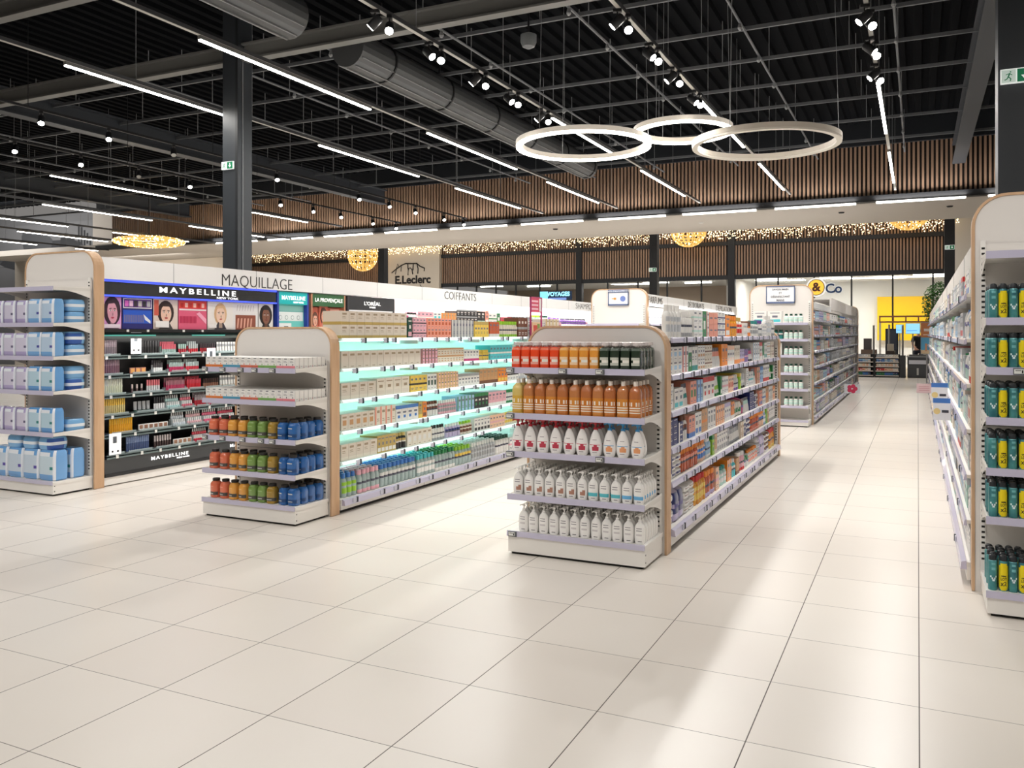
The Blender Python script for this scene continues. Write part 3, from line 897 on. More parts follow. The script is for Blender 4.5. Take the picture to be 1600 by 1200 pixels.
def bag_mesh(w, d, h, body, accent, style=0):
    key = ('g', round(w, 3), round(d, 3), round(h, 3), body, accent, style)
    if key in _pk:
        return _pk[key]
    B, A, D = M(CN[body], 0.28, coat=0.4), M(CN[accent], 0.28, coat=0.4), M((88, 82, 150), 0.4)
    rx, ry = w / 2, d / 2
    def mf(k, t):
        if front(t) and k == 3 and math.cos(t) > -0.5 and math.cos(t) < 0.7: return A if style % 2 else D
        if front(t) and k in (4, 5) and style % 2 == 0: return A
        if k in (2,) and style % 3 == 2: return A
        return B
    t = MB()
    t.loft([(0, rx * 0.86, ry * 0.8), (h * 0.05, rx * 0.98, ry * 0.97), (h * 0.25, rx, ry), (h * 0.42, rx, ry), (h * 0.55, rx, ry), (h * 0.72, rx, ry * 0.98), (h * 0.9, rx * 0.99, ry * 0.82), (h * 0.97, rx * 0.97, ry * 0.3), (h, rx * 0.96, 0.003)],
           16, matfn=mf, e=5)
    for i in range(len(t.v)):
        x, y, z = t.v[i]; t.v[i] = (x, y + d / 2, z)
    me = t.mesh('bag', smooth=True)
    _pk[key] = me
    return me
def jar_mesh(w, h, body, cap, accent):
    key = ('j', round(w, 3), round(h, 3), body, cap, accent)
    if key in _pk:
        return _pk[key]
    B, C, A = M(CN[body], 0.3), M(CN[cap], 0.35), M(CN[accent], 0.4)
    t = MB(); r = w / 2
    t.loft([(0, r * 0.9, r * 0.9), (h * 0.1, r, r), (h * 0.25, r, r), (h * 0.55, r, r), (h * 0.68, r, r)], 12, matfn=lambda k, a: A if (k == 2 and front(a)) else B)
    t.loft([(h * 0.66, r * 1.02, r * 1.02), (h * 0.97, r * 1.02, r * 1.02), (h, r * 0.95, r * 0.95)], 12, C)
    for i in range(len(t.v)):
        x, y, z = t.v[i]; t.v[i] = (x, y + r, z)
    me = t.mesh('jar', smooth=True)
    _pk[key] = me
    return me

def put(name, me, loc, rz, label, cat, group, parts=()):
    o = bpy.data.objects.new(name, me)
    COL.objects.link(o)
    o.location = (loc[0], loc[1], loc[2] + 0.0012); o.rotation_euler = (0, 0, rz)
    tag(o, label, cat, group)
    for pn, pm in parts:
        p = bpy.data.objects.new(pn, pm)
        COL.objects.link(p)
        p.parent = o
    return o

FRONTROW = ['front row', 'second row back', 'third row back', 'fourth row back', 'fifth row back', 'sixth row back', 'seventh row back']
def off(me_builder, dy):
    for i in range(len(me_builder.v)):
        x, y, z = me_builder.v[i]; me_builder.v[i] = (x, y + dy, z)
    return me_builder

# ---- soap endcap, top shelf: square soap bottles with clear lids
def square_soap(col, r=0.034, h=0.15):
    B = M(col, 0.12, coat=0.6, trans=0.0)
    Lb = M(tuple(min(255, int(c * 0.45 + 135)) for c in col), 0.4) if sum(col) > 150 else M((196, 198, 186), 0.4)
    hi = M(tuple(min(255, int(c * 0.7 + 70)) for c in col), 0.1, coat=0.6)
    t = MB()
    t.loft([(0, r * 0.93, r * 0.93), (0.006, r, r), (h * 0.18, r, r), (h * 0.3, r, r), (h * 0.42, r, r), (h * 0.54, r, r), (h * 0.84, r, r), (h * 0.95, r * 0.85, r * 0.85), (h, r * 0.45, r * 0.45)], 20,
           matfn=lambda k, a: Lb if (k in (2, 4) and math.sin(a) < -0.62) else (M((235, 232, 222), 0.4) if (k == 3 and math.sin(a) < -0.7 and (int(a * 20) % 3)) else (hi if k == 6 else B)), e=4.5)
    body = off(t, r).mesh('soap', smooth=True)
    c = MB(); c.loft([(h - 0.002, 0.013, 0.013), (h + 0.008, 0.013, 0.013), (h + 0.009, 0.026, 0.026), (h + 0.030, 0.026, 0.026), (h + 0.032, 0.02, 0.02)], 12, M((236, 226, 224), 0.2, trans=0.25))
    n = MB(); n.tube([(0, 0, h * 0.18), (0, 0, h * 0.9)], 0.003, hi)
    return body, off(c, r).mesh('cap', smooth=True)
sq = {'orange red': square_soap((232, 74, 34)), 'amber': square_soap((226, 150, 58)), 'dark green': square_soap((36, 52, 38))}
for c in range(13):
    col = 'orange red' if c < 5 else 'amber' if c < 9 else 'dark green'
    for r in range(5 if c > 8 else 4):
        b, cap = sq[col]
        put('soap_bottle', b, (-2.575 + c * 0.0735, 5.275 + r * 0.071, G2S[0]), random.uniform(-.04, .04),
            '%s square soap bottle, %s column, %s, top shelf of soap endcap' % (col, nth(c + 1), FRONTROW[r]), 'soap bottle', 'square soap bottles on the top shelf of the soap endcap', [('cap', cap)])
# ---- second shelf: large amber refills with white caps
def refill(col, col2):
    B = M(col, 0.1, coat=0.7, trans=0.18); Bt = M(col2, 0.1, coat=0.7, trans=0.18); W = M((238, 226, 210), 0.4)
    r = 0.041
    zs = [0, 0.006, 0.03, 0.038, 0.046, 0.054, 0.062, 0.070, 0.078, 0.086, 0.094, 0.104, 0.125, 0.165, 0.19, 0.205, 0.213]
    rr = [0.92, 1, 1, 1, 1, 1, 1, 1, 1, 1, 1, 1, 1, 1, 0.86, 0.5, 0.33]
    def mf(k, a):
        if math.sin(a) < -0.35 and 2 <= k <= 10:
            if k >= 8: return W if int((a - PI) / 0.26) % 2 else B
            if k % 2 == 0: return W
        if k >= 12: return Bt
        return B
    t = MB(); t.loft([(z, r * q, r * q * 0.92) for z, q in zip(zs, rr)], 24, matfn=mf, e=3.2)
    c = MB(); c.loft([(0.210, 0.0155, 0.0155), (0.240, 0.0155, 0.0155), (0.242, 0.013, 0.013)], 14, M((238, 230, 220), 0.35))
    return off(t, r * 0.92).mesh('refill', smooth=True), off(c, r * 0.92).mesh('cap', smooth=True)
rf = {'yellow': refill((236, 190, 78), (232, 204, 120)), 'amber': refill((232, 152, 62), (206, 132, 78)), 'deep amber': refill((220, 132, 50), (198, 118, 66))}
for c in range(11):
    for r in range(4):
        col = 'yellow' if c == 0 else 'amber' if c % 2 else 'deep amber'
        put('soap_refill', rf[col][0], (-2.565 + c * 0.0865, 5.27 + r * 0.085, G2S[1]), random.uniform(-.08, .08),
            '%s soap refill, white cap, %s column, %s, second shelf of soap endcap' % (col, nth(c + 1), FRONTROW[r]), 'soap bottle', 'large amber soap refills on the soap endcap', [('cap', rf[col][1])])
# ---- pump bottles
def pump_head(z, m, s=1.0, dirx=1):
    t = MB()
    t.loft([(z - 0.002, 0.012 * s, 0.012 * s), (z + 0.012 * s, 0.012 * s, 0.012 * s), (z + 0.013 * s, 0.005 * s, 0.005 * s), (z + 0.03 * s, 0.005 * s, 0.005 * s)], 10, m)
    t.loft([(z + 0.028 * s, 0.01 * s, 0.008 * s), (z + 0.038 * s, 0.011 * s, 0.009 * s), (z + 0.042 * s, 0.007 * s, 0.006 * s)], 10, m)
    t.tube([(0, 0, z + 0.036 * s), (-0.022 * s * dirx, 0, z + 0.036 * s), (-0.033 * s * dirx, 0, z + 0.03 * s)], 0.0045 * s, m, 6)
    return t
def oval_pump(pc, ac, ac2):
    W = M((243, 240, 238), 0.2, coat=0.5); A = M(ac, 0.4); A2 = M(ac2, 0.4); G = M((150, 140, 146), 0.5)
    rx, ry = 0.046, 0.03
    zs = [0, 0.008, 0.022, 0.027, 0.036, 0.05, 0.064, 0.074, 0.078, 0.10, 0.108, 0.112, 0.14, 0.162, 0.172, 0.178]
    rr = [0.70, 0.80, 0.90, 0.92, 0.96, 1, 1, 0.99, 0.98, 0.90, 0.86, 0.84, 0.66, 0.44, 0.3, 0.26]
    def mf(k, a):
        x = math.cos(a); f = math.sin(a) < -0.3
        if f and k == 7 and abs(x) < 0.85: return A
        if f and k in (4, 5) and -0.45 < x < 0.62: return A2
        if f and k == 6 and -0.2 < x < 0.45: return A2
        if f and k == 2 and abs(x) < 0.4: return G
        if f and k == 10 and abs(x) < 0.4: return G
        return W
    t = MB(); t.loft([(z, rx * q, ry * (0.55 + 0.45 * q)) for z, q in zip(zs, rr)], 24, matfn=mf)
    return off(t, ry).mesh('oval', smooth=True), off(pump_head(0.176, M(pc, 0.3, coat=0.4), 1.25), ry).mesh('pump', smooth=True)
op = {'red': oval_pump((186, 24, 44), (196, 40, 70), (190, 60, 80)), 'blue': oval_pump((52, 146, 206), (60, 150, 200), (232, 160, 110))}
for c in range(10):
    col = 'red' if c < 7 else 'blue'
    for r in range((5 if c < 3 else 3) if c < 7 else 2):
        put('pump_bottle', op[col][0], (-2.566 + c * 0.0975, 5.278 + r * 0.066, G2S[2]), random.uniform(-.1, .1),
            'white oval bottle with %s pump, %s column, %s, middle shelf of soap endcap' % (col, nth(c + 1), FRONTROW[r]), 'pump bottle', 'oval pump bottles on the middle shelf of the soap endcap', [('pump', op[col][1])])
def hand_soap(kind, w=0.074):
    W = M((241, 239, 236), 0.22, coat=0.5); G = M((128, 124, 130), 0.5); K = M((52, 44, 56), 0.5)
    A = {'almond': M((176, 128, 108), 0.4), 'sea': M((88, 188, 200), 0.35), 'sky': M((104, 176, 222), 0.35), 'plain': M((205, 200, 200), 0.4)}[kind]
    rx, ry = w / 2, 0.026
    zs = [0, 0.006, 0.016, 0.02, 0.03, 0.042, 0.054, 0.066, 0.085, 0.09, 0.1, 0.105, 0.118, 0.132, 0.142, 0.148]
    rr = [0.82, 0.90, 0.95, 0.96, 0.98, 1, 1, 1, 1, 1, 0.97, 0.95, 0.86, 0.62, 0.34, 0.28]
    def mf(k, a):
        x = math.cos(a); f = math.sin(a) < -0.3
        if not f: return W
        if k in (8, 10) and abs(x) < 0.45: return G
        if kind in ('sea', 'sky') and k in (4, 5) and abs(x) < 0.95: return A
        if kind == 'almond' and ((k in (4, 5) and -0.2 < x < 0.6) or (k == 6 and 0.2 < x < 0.75)): return A
        if k == 2 and -0.3 < x < 0.5: return K
        if kind == 'plain' and k == 6 and abs(x) < 0.5: return A
        return W
    t = MB(); t.loft([(z, rx * q, ry * (0.6 + 0.4 * q)) for z, q in zip(zs, rr)], 20, matfn=mf, e=2.5)
    return off(t, ry).mesh('hand_soap', smooth=True), off(pump_head(0.146, W, 1.0), ry).mesh('pump', smooth=True)
hs = {k: hand_soap(k) for k in ('almond', 'sea', 'sky', 'plain')}
for c in range(12):
    k = 'almond' if c < 7 else 'sea' if c < 10 else 'sky'
    w = {'almond': 'brown almond print', 'sea': 'turquoise band', 'sky': 'sky blue band'}[k]
    for r in range(6):
        put('hand_soap', hs[k][0], (-2.56 + c * 0.0805, 5.275 + r * 0.056, G2S[3]), random.uniform(-.08, .08),
            'white hand soap, %s, %s column, %s, fourth shelf of soap endcap' % (w, nth(c + 1), FRONTROW[r]), 'hand soap', 'banded hand soaps on the fourth shelf of the soap endcap', [('pump', hs[k][1])])
for c in range(12):
    for r in range(6):
        put('hand_soap', hs['plain'][0], (-2.52 + c * 0.0775, 5.275 + r * 0.058, 0.16), random.uniform(-.08, .08),
            'plain white hand soap with pump, %s column, %s, bottom shelf of soap endcap' % (nth(c + 1), FRONTROW[r]), 'hand soap', 'plain hand soaps on the bottom shelf of the soap endcap', [('pump', hs['plain'][1])])

# ---- carton and bottle endcap
def small_box(ac):
    W = M((232, 230, 226), 0.45); A = M(ac, 0.45); D = M((86, 88, 100), 0.5)
    w, h, d = 0.0625, 0.088, 0.052
    t = MB(); t.box(-w / 2, w / 2, 0.001, d, 0, h, W)
    t.box(-w / 2, w / 2, 0, 0.001, 0, h * 0.27, A); t.box(-w / 2, w / 2, 0, 0.001, h * 0.27, h, W)
    t.box(-0.014, 0.014, -0.0005, 0, h * 0.86, h * 0.93, D); t.box(-0.02, 0.008, -0.0005, 0, h * 0.66, h * 0.7, GREY); t.box(-0.02, 0.016, -0.0005, 0, h * 0.56, h * 0.6, GREY)
    t.box(0.006, 0.014, -0.0005, 0, h * 0.3, h * 0.44, D if ac[0] > 220 and ac[2] > 100 else A)
    for s in (-1, 1):
        x = s * w / 2
        t.box(min(x, x + s * 0.0006), max(x, x + s * 0.0006), d * 0.02, d * 0.05, 0, h, GREY)
        t.box(min(x, x + s * 0.0006), max(x, x + s * 0.0006), d * 0.3, d * 0.7, h * 0.2, h * 0.24, GREY)
    return t.mesh('small_box')
sb = [('orange', small_box((226, 128, 60))), ('blue', small_box((84, 158, 186))), ('brick red', small_box((212, 112, 84))), ('green', small_box((124, 172, 90))), ('pink', small_box((232, 138, 146)))]
for si, z in ((0, G1S[0]), (1, G1S[1])):
    for c in range(15):
        nm, me = sb[c // 3]
        for r in range(7):
            put('small_carton', me, (-5.475 + c * 0.0645, 5.262 + r * 0.0545, z), 0,
                'small white carton, %s stripe, %s column, %s, %s shelf of endcap' % (nm, nth(c + 1), FRONTROW[r], ('top', 'second')[si]), 'carton', 'small white cartons on the coloured bottle endcap')
def juice(col, print_w=False):
    B = M(col, 0.14, coat=0.6, trans=0.1); K = M((84, 82, 78), 0.5) if not print_w else M(tuple(int(c * 0.7) for c in col), 0.3); P = M((205, 205, 200), 0.5)
    Hh = M(tuple(min(255, int(c * 0.8 + 45)) for c in col), 0.15)
    r = 0.044
    zs = [0, 0.005, 0.022, 0.030, 0.036, 0.042, 0.050, 0.08, 0.09, 0.098, 0.115, 0.127, 0.136, 0.14]
    rr = [0.9, 1, 1, 1, 1, 1, 1, 1, 1, 1, 0.96, 0.84, 0.62, 0.56]
    def mf(k, a):
        f = math.sin(a) < -0.25
        if f and k in (2, 4, 5): return K
        if f and k == 3: return P if math.cos(a) < 0.3 else K
        if f and k == 8 and math.cos(a) < 0.2: return Hh if not print_w else P
        return B
    t = MB(); t.loft([(z, r * q, r * q) for z, q in zip(zs, rr)], 22, matfn=mf, e=3.0)
    c = MB(); c.loft([(0.139, 0.029, 0.029), (0.141, 0.031, 0.031), (0.158, 0.031, 0.031), (0.16, 0.029, 0.029)], 18, M((40, 37, 36), 0.5))
    return off(t, r).mesh('juice', smooth=True), off(c, r).mesh('cap', smooth=True)
jb = {'coral': juice((230, 120, 88)), 'amber': juice((236, 168, 74)), 'green': juice((126, 160, 82)), 'olive brown': juice((172, 138, 56)), 'blue': juice((40, 104, 176), True)}
seq = ['coral', 'coral', 'amber', 'amber', 'green', 'green', 'olive brown', 'blue', 'blue']
for si, (z, sn) in enumerate(((G1S[2], 'third'), (G1S[3], 'fourth'), (0.155, 'bottom'))):
    for c in range(9):
        depth = 4 if c >= 7 else ((2, 2, 1)[si] if not (si == 1 and c not in (2, 3, 4)) else 1)
        for r in range(depth):
            put('bath_bottle', jb[seq[c]][0], (-5.455 + c * 0.1065 + (0.012 if r % 2 else 0), 5.275 + r * 0.093 + random.uniform(0, .006) - (0.03 if c == 8 and False else 0), z), random.uniform(-.35, .1),
                '%s squat bottle, %s column, %s, %s shelf of its endcap' % (seq[c], nth(c + 1), FRONTROW[r], sn), 'bottle', 'coloured squat bottles on the lower shelves of their endcap', [('cap', jb[seq[c]][1])])

# ---- pad packs
def pad_pack(w, d, h, col, hi, ac):
    B, L, A, W = M(col, 0.25, coat=0.5), M(hi, 0.25, coat=0.5), M(ac, 0.4), M((232, 238, 246), 0.25, coat=0.4)
    rx, ry = w / 2, d / 2
    def mf(k, a):
        x, y = math.cos(a), math.sin(a)
        if x > 0.55 and -0.8 < y < -0.35: return W
        if y < -0.3:
            if k in (3,) and 0.0 < x < 0.55: return A
            if k in (2, 3, 4, 5) and x < 0.5: return L
            if k == 6 and x < 0.2: return W
        return B
    t = MB(); t.loft([(0, rx * 0.88, ry * 0.86), (h * 0.04, rx * 0.98, ry * 0.97), (h * 0.2, rx, ry), (h * 0.36, rx, ry), (h * 0.46, rx, ry), (h * 0.62, rx, ry), (h * 0.8, rx, ry * 0.98), (h * 0.93, rx * 0.99, ry * 0.9), (h, rx * 0.93, ry * 0.72)], 28, matfn=mf, e=6)
    return off(t, ry).mesh('pad_pack', smooth=True)
pp = {'blue': pad_pack(0.19, 0.13, 0.235, (120, 172, 222), (186, 208, 230), (70, 76, 150)), 'lilac': pad_pack(0.175, 0.13, 0.225, (176, 166, 206), (208, 204, 224), (96, 92, 120)),
      'blue green': pad_pack(0.19, 0.13, 0.235, (96, 156, 214), (184, 212, 228), (40, 120, 120))}
def lying_pack(wd, dp, h, stripes=False):
    B, W, N = M((122, 176, 222), 0.25, coat=0.5), M((230, 238, 246), 0.25, coat=0.4), M((52, 92, 170), 0.3)
    def mf(k, a):
        if k == 1: return W
        if stripes and int(a * 7) % 2 and k in (0, 2): return N
        return B
    t = MB(); t.loft([(0, wd * 0.46, dp * 0.46), (h * 0.35, wd / 2, dp / 2), (h * 0.6, wd / 2, dp / 2), (h * 0.88, wd * 0.48, dp * 0.47), (h, wd * 0.42, dp * 0.4)], 20, matfn=mf, e=5)
    return off(t, dp / 2).mesh('lying_pack', smooth=True)
lp, lps = lying_pack(0.2, 0.2, 0.115), lying_pack(0.2, 0.2, 0.12, True)
lvl = ['top shelf', 'second shelf', 'third shelf', 'fourth shelf', 'base']
for li, z in enumerate(G0S):
    for c in range(5):
        k = 'lilac' if c < 3 else ('blue' if li < 2 else 'blue green')
        put('pad_pack', pp[k], (-8.34 + c * 0.19, 5.27, z), random.uniform(-.08, .08), '%s pad pack standing %s in the front row, %s of pad endcap' % (k, nth(c + 1), lvl[li]), 'pad pack', 'pad packs on the tall endcap')
    for c in range(2, 5):
        for s in range(1 if li == 3 else 2):
            put('pad_pack', lps if (li + s) % 3 == 2 else lp, (-8.345 + c * 0.19, 5.43, z + s * 0.12), random.uniform(-.05, .05),
                'blue pad pack lying %s, behind %s standing pack, %s of pad endcap' % (('lower', 'upper')[s], nth(c + 1), lvl[li]), 'pad pack', 'pad packs on the tall endcap')
bigp = {'a': pad_pack(0.235, 0.16, 0.29, (112, 166, 220), (196, 212, 228), (88, 76, 160)), 'b': pad_pack(0.235, 0.16, 0.29, (112, 166, 220), (196, 216, 228), (40, 128, 128))}
for c in range(4):
    put('pad_pack', bigp['b' if c == 3 else 'a'], (-8.3 + c * 0.235, 5.275, 0.138), 0, 'large pale blue pad pack standing %s in the bottom row of the tall pad endcap' % nth(c + 1), 'pad pack', 'pad packs on the tall endcap')
put('pad_pack', bigp['b'], (-7.6, 5.46, 0.138), 0.0, 'large blue pad pack standing behind the bottom row, pad endcap', 'pad pack', 'pad packs on the tall endcap')
for c in range(3):
    put('pad_pack', lps if c == 2 else lp, (-8.12 + c * 0.235, 5.29, 0.43), 0, 'blue pad pack lying on the bottom row of the pad endcap, %s of three' % nth(c + 1), 'pad pack', 'pad packs on the tall endcap')

# ---- deodorant cans
def can(kind):
    T = noisy((52, 112, 122), (84, 158, 158), 9, 0.3, (1, 1, 1.2), metal=0.3); Tl = M((120, 186, 190), 0.3, metal=0.2); Y = M((236, 212, 20), 0.4); W = M((222, 238, 240), 0.3); Dk = M((30, 84, 100), 0.3)
    r, h = 0.0228, 0.168
    zs = [0, 0.004, 0.010, 0.018, 0.05, 0.06, 0.07, 0.08, 0.11, 0.125, 0.140, 0.152, 0.160, 0.165]
    rr = [0.94, 1, 1, 1, 1, 1, 1, 1, 1, 1, 1, 1, 0.9, 0.8]
    def mf(k, a):
        x, f = math.cos(a), math.sin(a) < 0
        if kind == 'yellow' and f:
            w = {1: 0.6, 2: 0.86, 3: 0.97, 4: 0.97, 5: 0.97, 6: 0.97, 7: 0.97, 8: 0.97, 9: 0.94, 10: 0.72}.get(k, 0)
            if abs(x) < w: return Y
        if kind == 'teal' and f:
            if k == 4 and abs(x) < 0.2: return W
            if k == 5 and abs(x) < 0.45: return W if abs(x) > 0.15 else Dk
            if k == 6 and abs(x) < 0.7 and abs(x) > 0.35: return W
            if k in (8, 10) and abs(x) < 0.4: return Tl
            if k == 12: return Tl
        return T
    t = MB(); t.loft([(z, r * q, r * q) for z, q in zip(zs, rr)], 36, matfn=mf)
    c = MB(); c.loft([(0.164, 0.0195, 0.0195), (0.185, 0.0195, 0.0195), (0.192, 0.013, 0.017), (0.194, 0.006, 0.012)], 16, M((40, 44, 48), 0.35))
    return off(t, r).mesh('can', smooth=True), off(c, r).mesh('cap', smooth=True)
cans = {k: can(k) for k in ('teal', 'yellow')}
INK = M((44, 40, 24), 0.5)
lt = []
for body, size, wd, z in (('OFFRE', 0.010, 0.026, 0.082), ('LOT', 0.021, 0.031, 0.066), ('x2', 0.034, 0.031, 0.040)):
    me = text_mesh(body, size, INK, wd, bold=0.0006, radius=0.0237, z=z)
    for v in me.vertices:
        v.co.y += 0.0228
    lt.append(me)
for si, z in enumerate(GRS + [0.137]):
    for c in range(9):
        k = 'teal' if c % 2 == 0 else 'yellow'
        for r in range(5 if c < 6 else 3):
            parts = [('cap', cans[k][1])]
            if k == 'yellow' and r == 0:
                parts += [('lettering', m) for m in lt]
            put('deodorant_can', cans[k][0], (0.379 + c * 0.0485 + 0.004 * (r % 2), 5.23 + r * 0.062, z), random.uniform(-.12, .12) + 0.1,
                ('teal deodorant can' if k == 'teal' else 'teal deodorant can with yellow offer sticker') + ', %s column, %s, %s' % (nth(c + 1), FRONTROW[r], ['top shelf', 'second shelf', 'third shelf', 'fourth shelf', 'fifth shelf', 'bottom shelf'][si]),
                'deodorant', 'deodorant cans on the endcap', parts)

# ---- long runs: each spec item = (kind, body, accent, cap, n, w, h, stack)
SHELFW = ['top shelf', 'second shelf', 'third shelf', 'fourth shelf', 'fifth shelf', 'bottom shelf', 'lowest shelf']
KW = {'c': 'carton', 'b': 'bottle', 't': 'tube', 'g': 'soft pack', 'j': 'jar'}
def fill(prefix, where, xf, face, y0, y1, zs, specs, depth=0.22, rows=1, grp='', inset=0.02, rowk=('b',), maxn=999, topl=9):
    rz = PI / 2 if face > 0 else -PI / 2
    names = {'c': prefix + '_carton', 'b': prefix + '_bottle', 't': prefix + '_tube', 'g': prefix + '_soft_pack', 'j': prefix + '_jar'}
    zall = sorted(set(zs))
    for si, (z, spec) in enumerate(zip(zs, specs)):
        up = [q for q in zall if q > z + 0.01]
        lim = (min(up) - z - 0.068) if up else topl
        y = y0; idx = 0; k = 0
        while y < y1 and idx < maxn:
            kind, body, accent, cap, n, w, h, stack = spec[k % len(spec)]
            h = min(h, lim / stack - 0.0015)
            style = (k * 5 + si * 3) % 6
            k += 1
            for i in range(n):
                if y + w > y1:
                    break
                idx += 1
                yy = y + w / 2
                nr = rows if kind in rowk else 1
                for r in range(nr):
                    for s in range(stack):
                        hh = h * (1 + 0.0 * s)
                        d = depth if kind == 'c' else min(w, 0.07) if kind in ('b', 't') else w if kind == 'j' else depth * 0.7
                        if kind == 'c': me = carton_mesh(w * 0.97, d, hh, body, accent, style)
                        elif kind == 'b': me = bottle_mesh(w * 0.92, d * 0.9, hh, body, cap, accent, style)
                        elif kind == 't': me = tube_mesh(w * 0.94, d * 0.8, hh, body, cap, accent, style)
                        elif kind == 'g': me = bag_mesh(w * 0.97, d, hh, body, accent, style)
                        else: me = jar_mesh(w * 0.93, hh, body, cap, accent)
                        x = xf - face * (inset + r * d * 1.05 + (0.01 * random.random() if kind != 'c' else 0))
                        lab = '%s %s' % (body, KW[kind])
                        if kind in 'btj': lab += ' with %s cap' % cap
                        if stack > 1: lab += ' in the %s layer' % (('lower', 'upper') if stack == 2 else ('lower', 'middle', 'upper', 'topmost'))[s]
                        if r: lab += ', row %s' % ['', 'two', 'three', 'four', 'five'][r]
                        lab += ', %s along, %s of %s' % (nth(idx), SHELFW[si], where)
                        put(names[kind], me, (x, yy, z + s * (hh + 0.001)), rz, lab, KW[kind], grp + ' (' + SHELFW[si] + ')')
                y += w
            y += random.choice((0.004, 0.008, 0.02))

W_, O_ = 'white', 'orange'
spec2 = [
    [('b', 'white', 'silver', 'white', 4, .10, .24, 1), ('b', 'white', 'grey', 'white', 6, .055, .2, 1), ('c', 'white', 'mint', '', 2, .15, .11, 2), ('c', 'green', 'white', '', 1, .12, .22, 1), ('c', 'white', 'red', '', 1, .08, .11, 2),
     ('c', 'salmon', 'salmon', '', 2, .17, .105, 2), ('c', 'white', 'navy', '', 2, .15, .055, 4), ('c', 'orange', 'white', '', 1, .2, .2, 1), ('b', 'amber', 'orange', 'orange', 5, .07, .2, 1), ('b', 'beige', 'red', 'gold', 4, .07, .19, 1), ('c', 'white', 'beige', '', 3, .08, .14, 1),
     ('j', 'orange', 'white', 'brown', 2, .12, .16, 1), ('b', 'white', 'grey', 'teal', 6, .07, .17, 1), ('b', 'white', 'grey', 'purple', 3, .08, .18, 1), ('c', 'white', 'silver', '', 4, .07, .14, 1)],
    [('c', 'white', 'pale blue', '', 3, .13, .11, 2), ('c', 'white', 'red', '', 2, .09, .2, 1), ('c', 'green', 'white', '', 1, .1, .19, 1), ('c', 'white', 'teal', '', 2, .09, .19, 1), ('c', 'white', 'tan', '', 3, .08, .1, 2), ('c', 'cream', 'brown', '', 3, .09, .1, 2), ('t', 'white', 'salmon', 'white', 6, .06, .17, 1),
     ('c', 'orange', 'orange', '', 2, .13, .2, 1), ('c', 'white', 'peach', '', 4, .08, .18, 1), ('c', 'cream', 'orange', '', 3, .09, .18, 1), ('c', 'lilac', 'orange', '', 3, .08, .14, 1), ('c', 'purple', 'pink', '', 2, .1, .13, 1), ('t', 'white', 'magenta', 'black', 5, .06, .14, 1)],
    [('c', 'white', 'silver', '', 1, .14, .065, 3), ('c', 'white', 'turquoise', '', 2, .13, .15, 1), ('t', 'white', 'teal', 'white', 3, .06, .17, 1), ('c', 'salmon', 'green', '', 2, .1, .18, 1), ('c', 'pale blue', 'blue', '', 2, .1, .18, 1), ('c', 'white', 'red', '', 3, .14, .19, 1), ('t', 'white', 'lime', 'green', 4, .06, .17, 1),
     ('c', 'green', 'white', '', 1, .07, .17, 1), ('c', 'white', 'pink', '', 3, .09, .16, 1), ('c', 'peach', 'red', '', 3, .08, .15, 1), ('b', 'white', 'purple', 'white', 4, .07, .15, 1), ('c', 'lime', 'yellow', '', 1, .08, .16, 1), ('t', 'silver', 'white', 'black', 4, .06, .15, 1)],
    [('c', 'navy', 'navy', '', 2, .13, .05, 4), ('c', 'navy', 'white', '', 1, .13, .075, 2), ('b', 'white', 'brown', 'brown', 2, .08, .19, 1), ('c', 'salmon', 'blue', '', 2, .1, .17, 1), ('c', 'white', 'blue', '', 2, .11, .18, 1), ('c', 'tan', 'orange', '', 2, .1, .19, 1), ('c', 'white', 'grey', '', 3, .1, .18, 1), ('c', 'peach', 'orange', '', 4, .09, .17, 1),
     ('c', 'white', 'lilac', '', 3, .09, .17, 1), ('c', 'orange', 'white', '', 2, .08, .16, 1), ('g', 'cream', 'green', '', 3, .12, .15, 1), ('g', 'magenta', 'brown', '', 1, .12, .16, 1), ('t', 'white', 'mint', 'white', 5, .06, .15, 1)],
    [('c', 'navy', 'white', '', 1, .1, .18, 1), ('g', 'white', 'navy', '', 2, .15, .055, 3), ('b', 'rust', 'salmon', 'orange', 10, .05, .18, 1), ('b', 'peach', 'blue', 'orange', 5, .055, .18, 1), ('b', 'pale blue', 'white', 'white', 3, .06, .17, 1), ('c', 'lime', 'green', '', 1, .08, .18, 1), ('c', 'tan', 'beige', '', 1, .1, .18, 1), ('c', 'white', 'grey', '', 5, .09, .17, 1),
     ('c', 'grey', 'black', '', 1, .07, .17, 1), ('t', 'white', 'grey', 'grey', 12, .045, .17, 1), ('c', 'cream', 'tan', '', 2, .09, .16, 1)],
    [('g', 'white', 'silver', '', 1, .16, .055, 4), ('g', 'lilac', 'navy', '', 2, .15, .24, 1), ('g', 'white', 'brown', '', 2, .16, .055, 4), ('b', 'amber', 'yellow', 'red', 5, .075, .23, 1), ('b', 'rust', 'lilac', 'orange', 5, .07, .22, 1), ('c', 'peach', 'pink', '', 1, .13, .2, 1), ('b', 'mint', 'white', 'teal', 3, .12, .17, 1), ('c', 'orange', 'white', '', 2, .09, .2, 1),
     ('b', 'turquoise', 'white', 'white', 3, .07, .17, 1), ('c', 'tan', 'brown', '', 2, .08, .16, 1), ('b', 'pink', 'red', 'white', 4, .07, .19, 1), ('g', 'white', 'green', '', 2, .12, .13, 1), ('b', 'white', 'salmon', 'orange', 6, .09, .15, 1)]]
fill('hygiene', 'the hygiene row', -1.60, 1, 5.86, 10.8, S2 + [0.149], spec2, depth=0.24, grp='hygiene goods on the low row behind the soap endcap', inset=0.03)
for (y, s) in ((6.9, 'a'),):
    pass
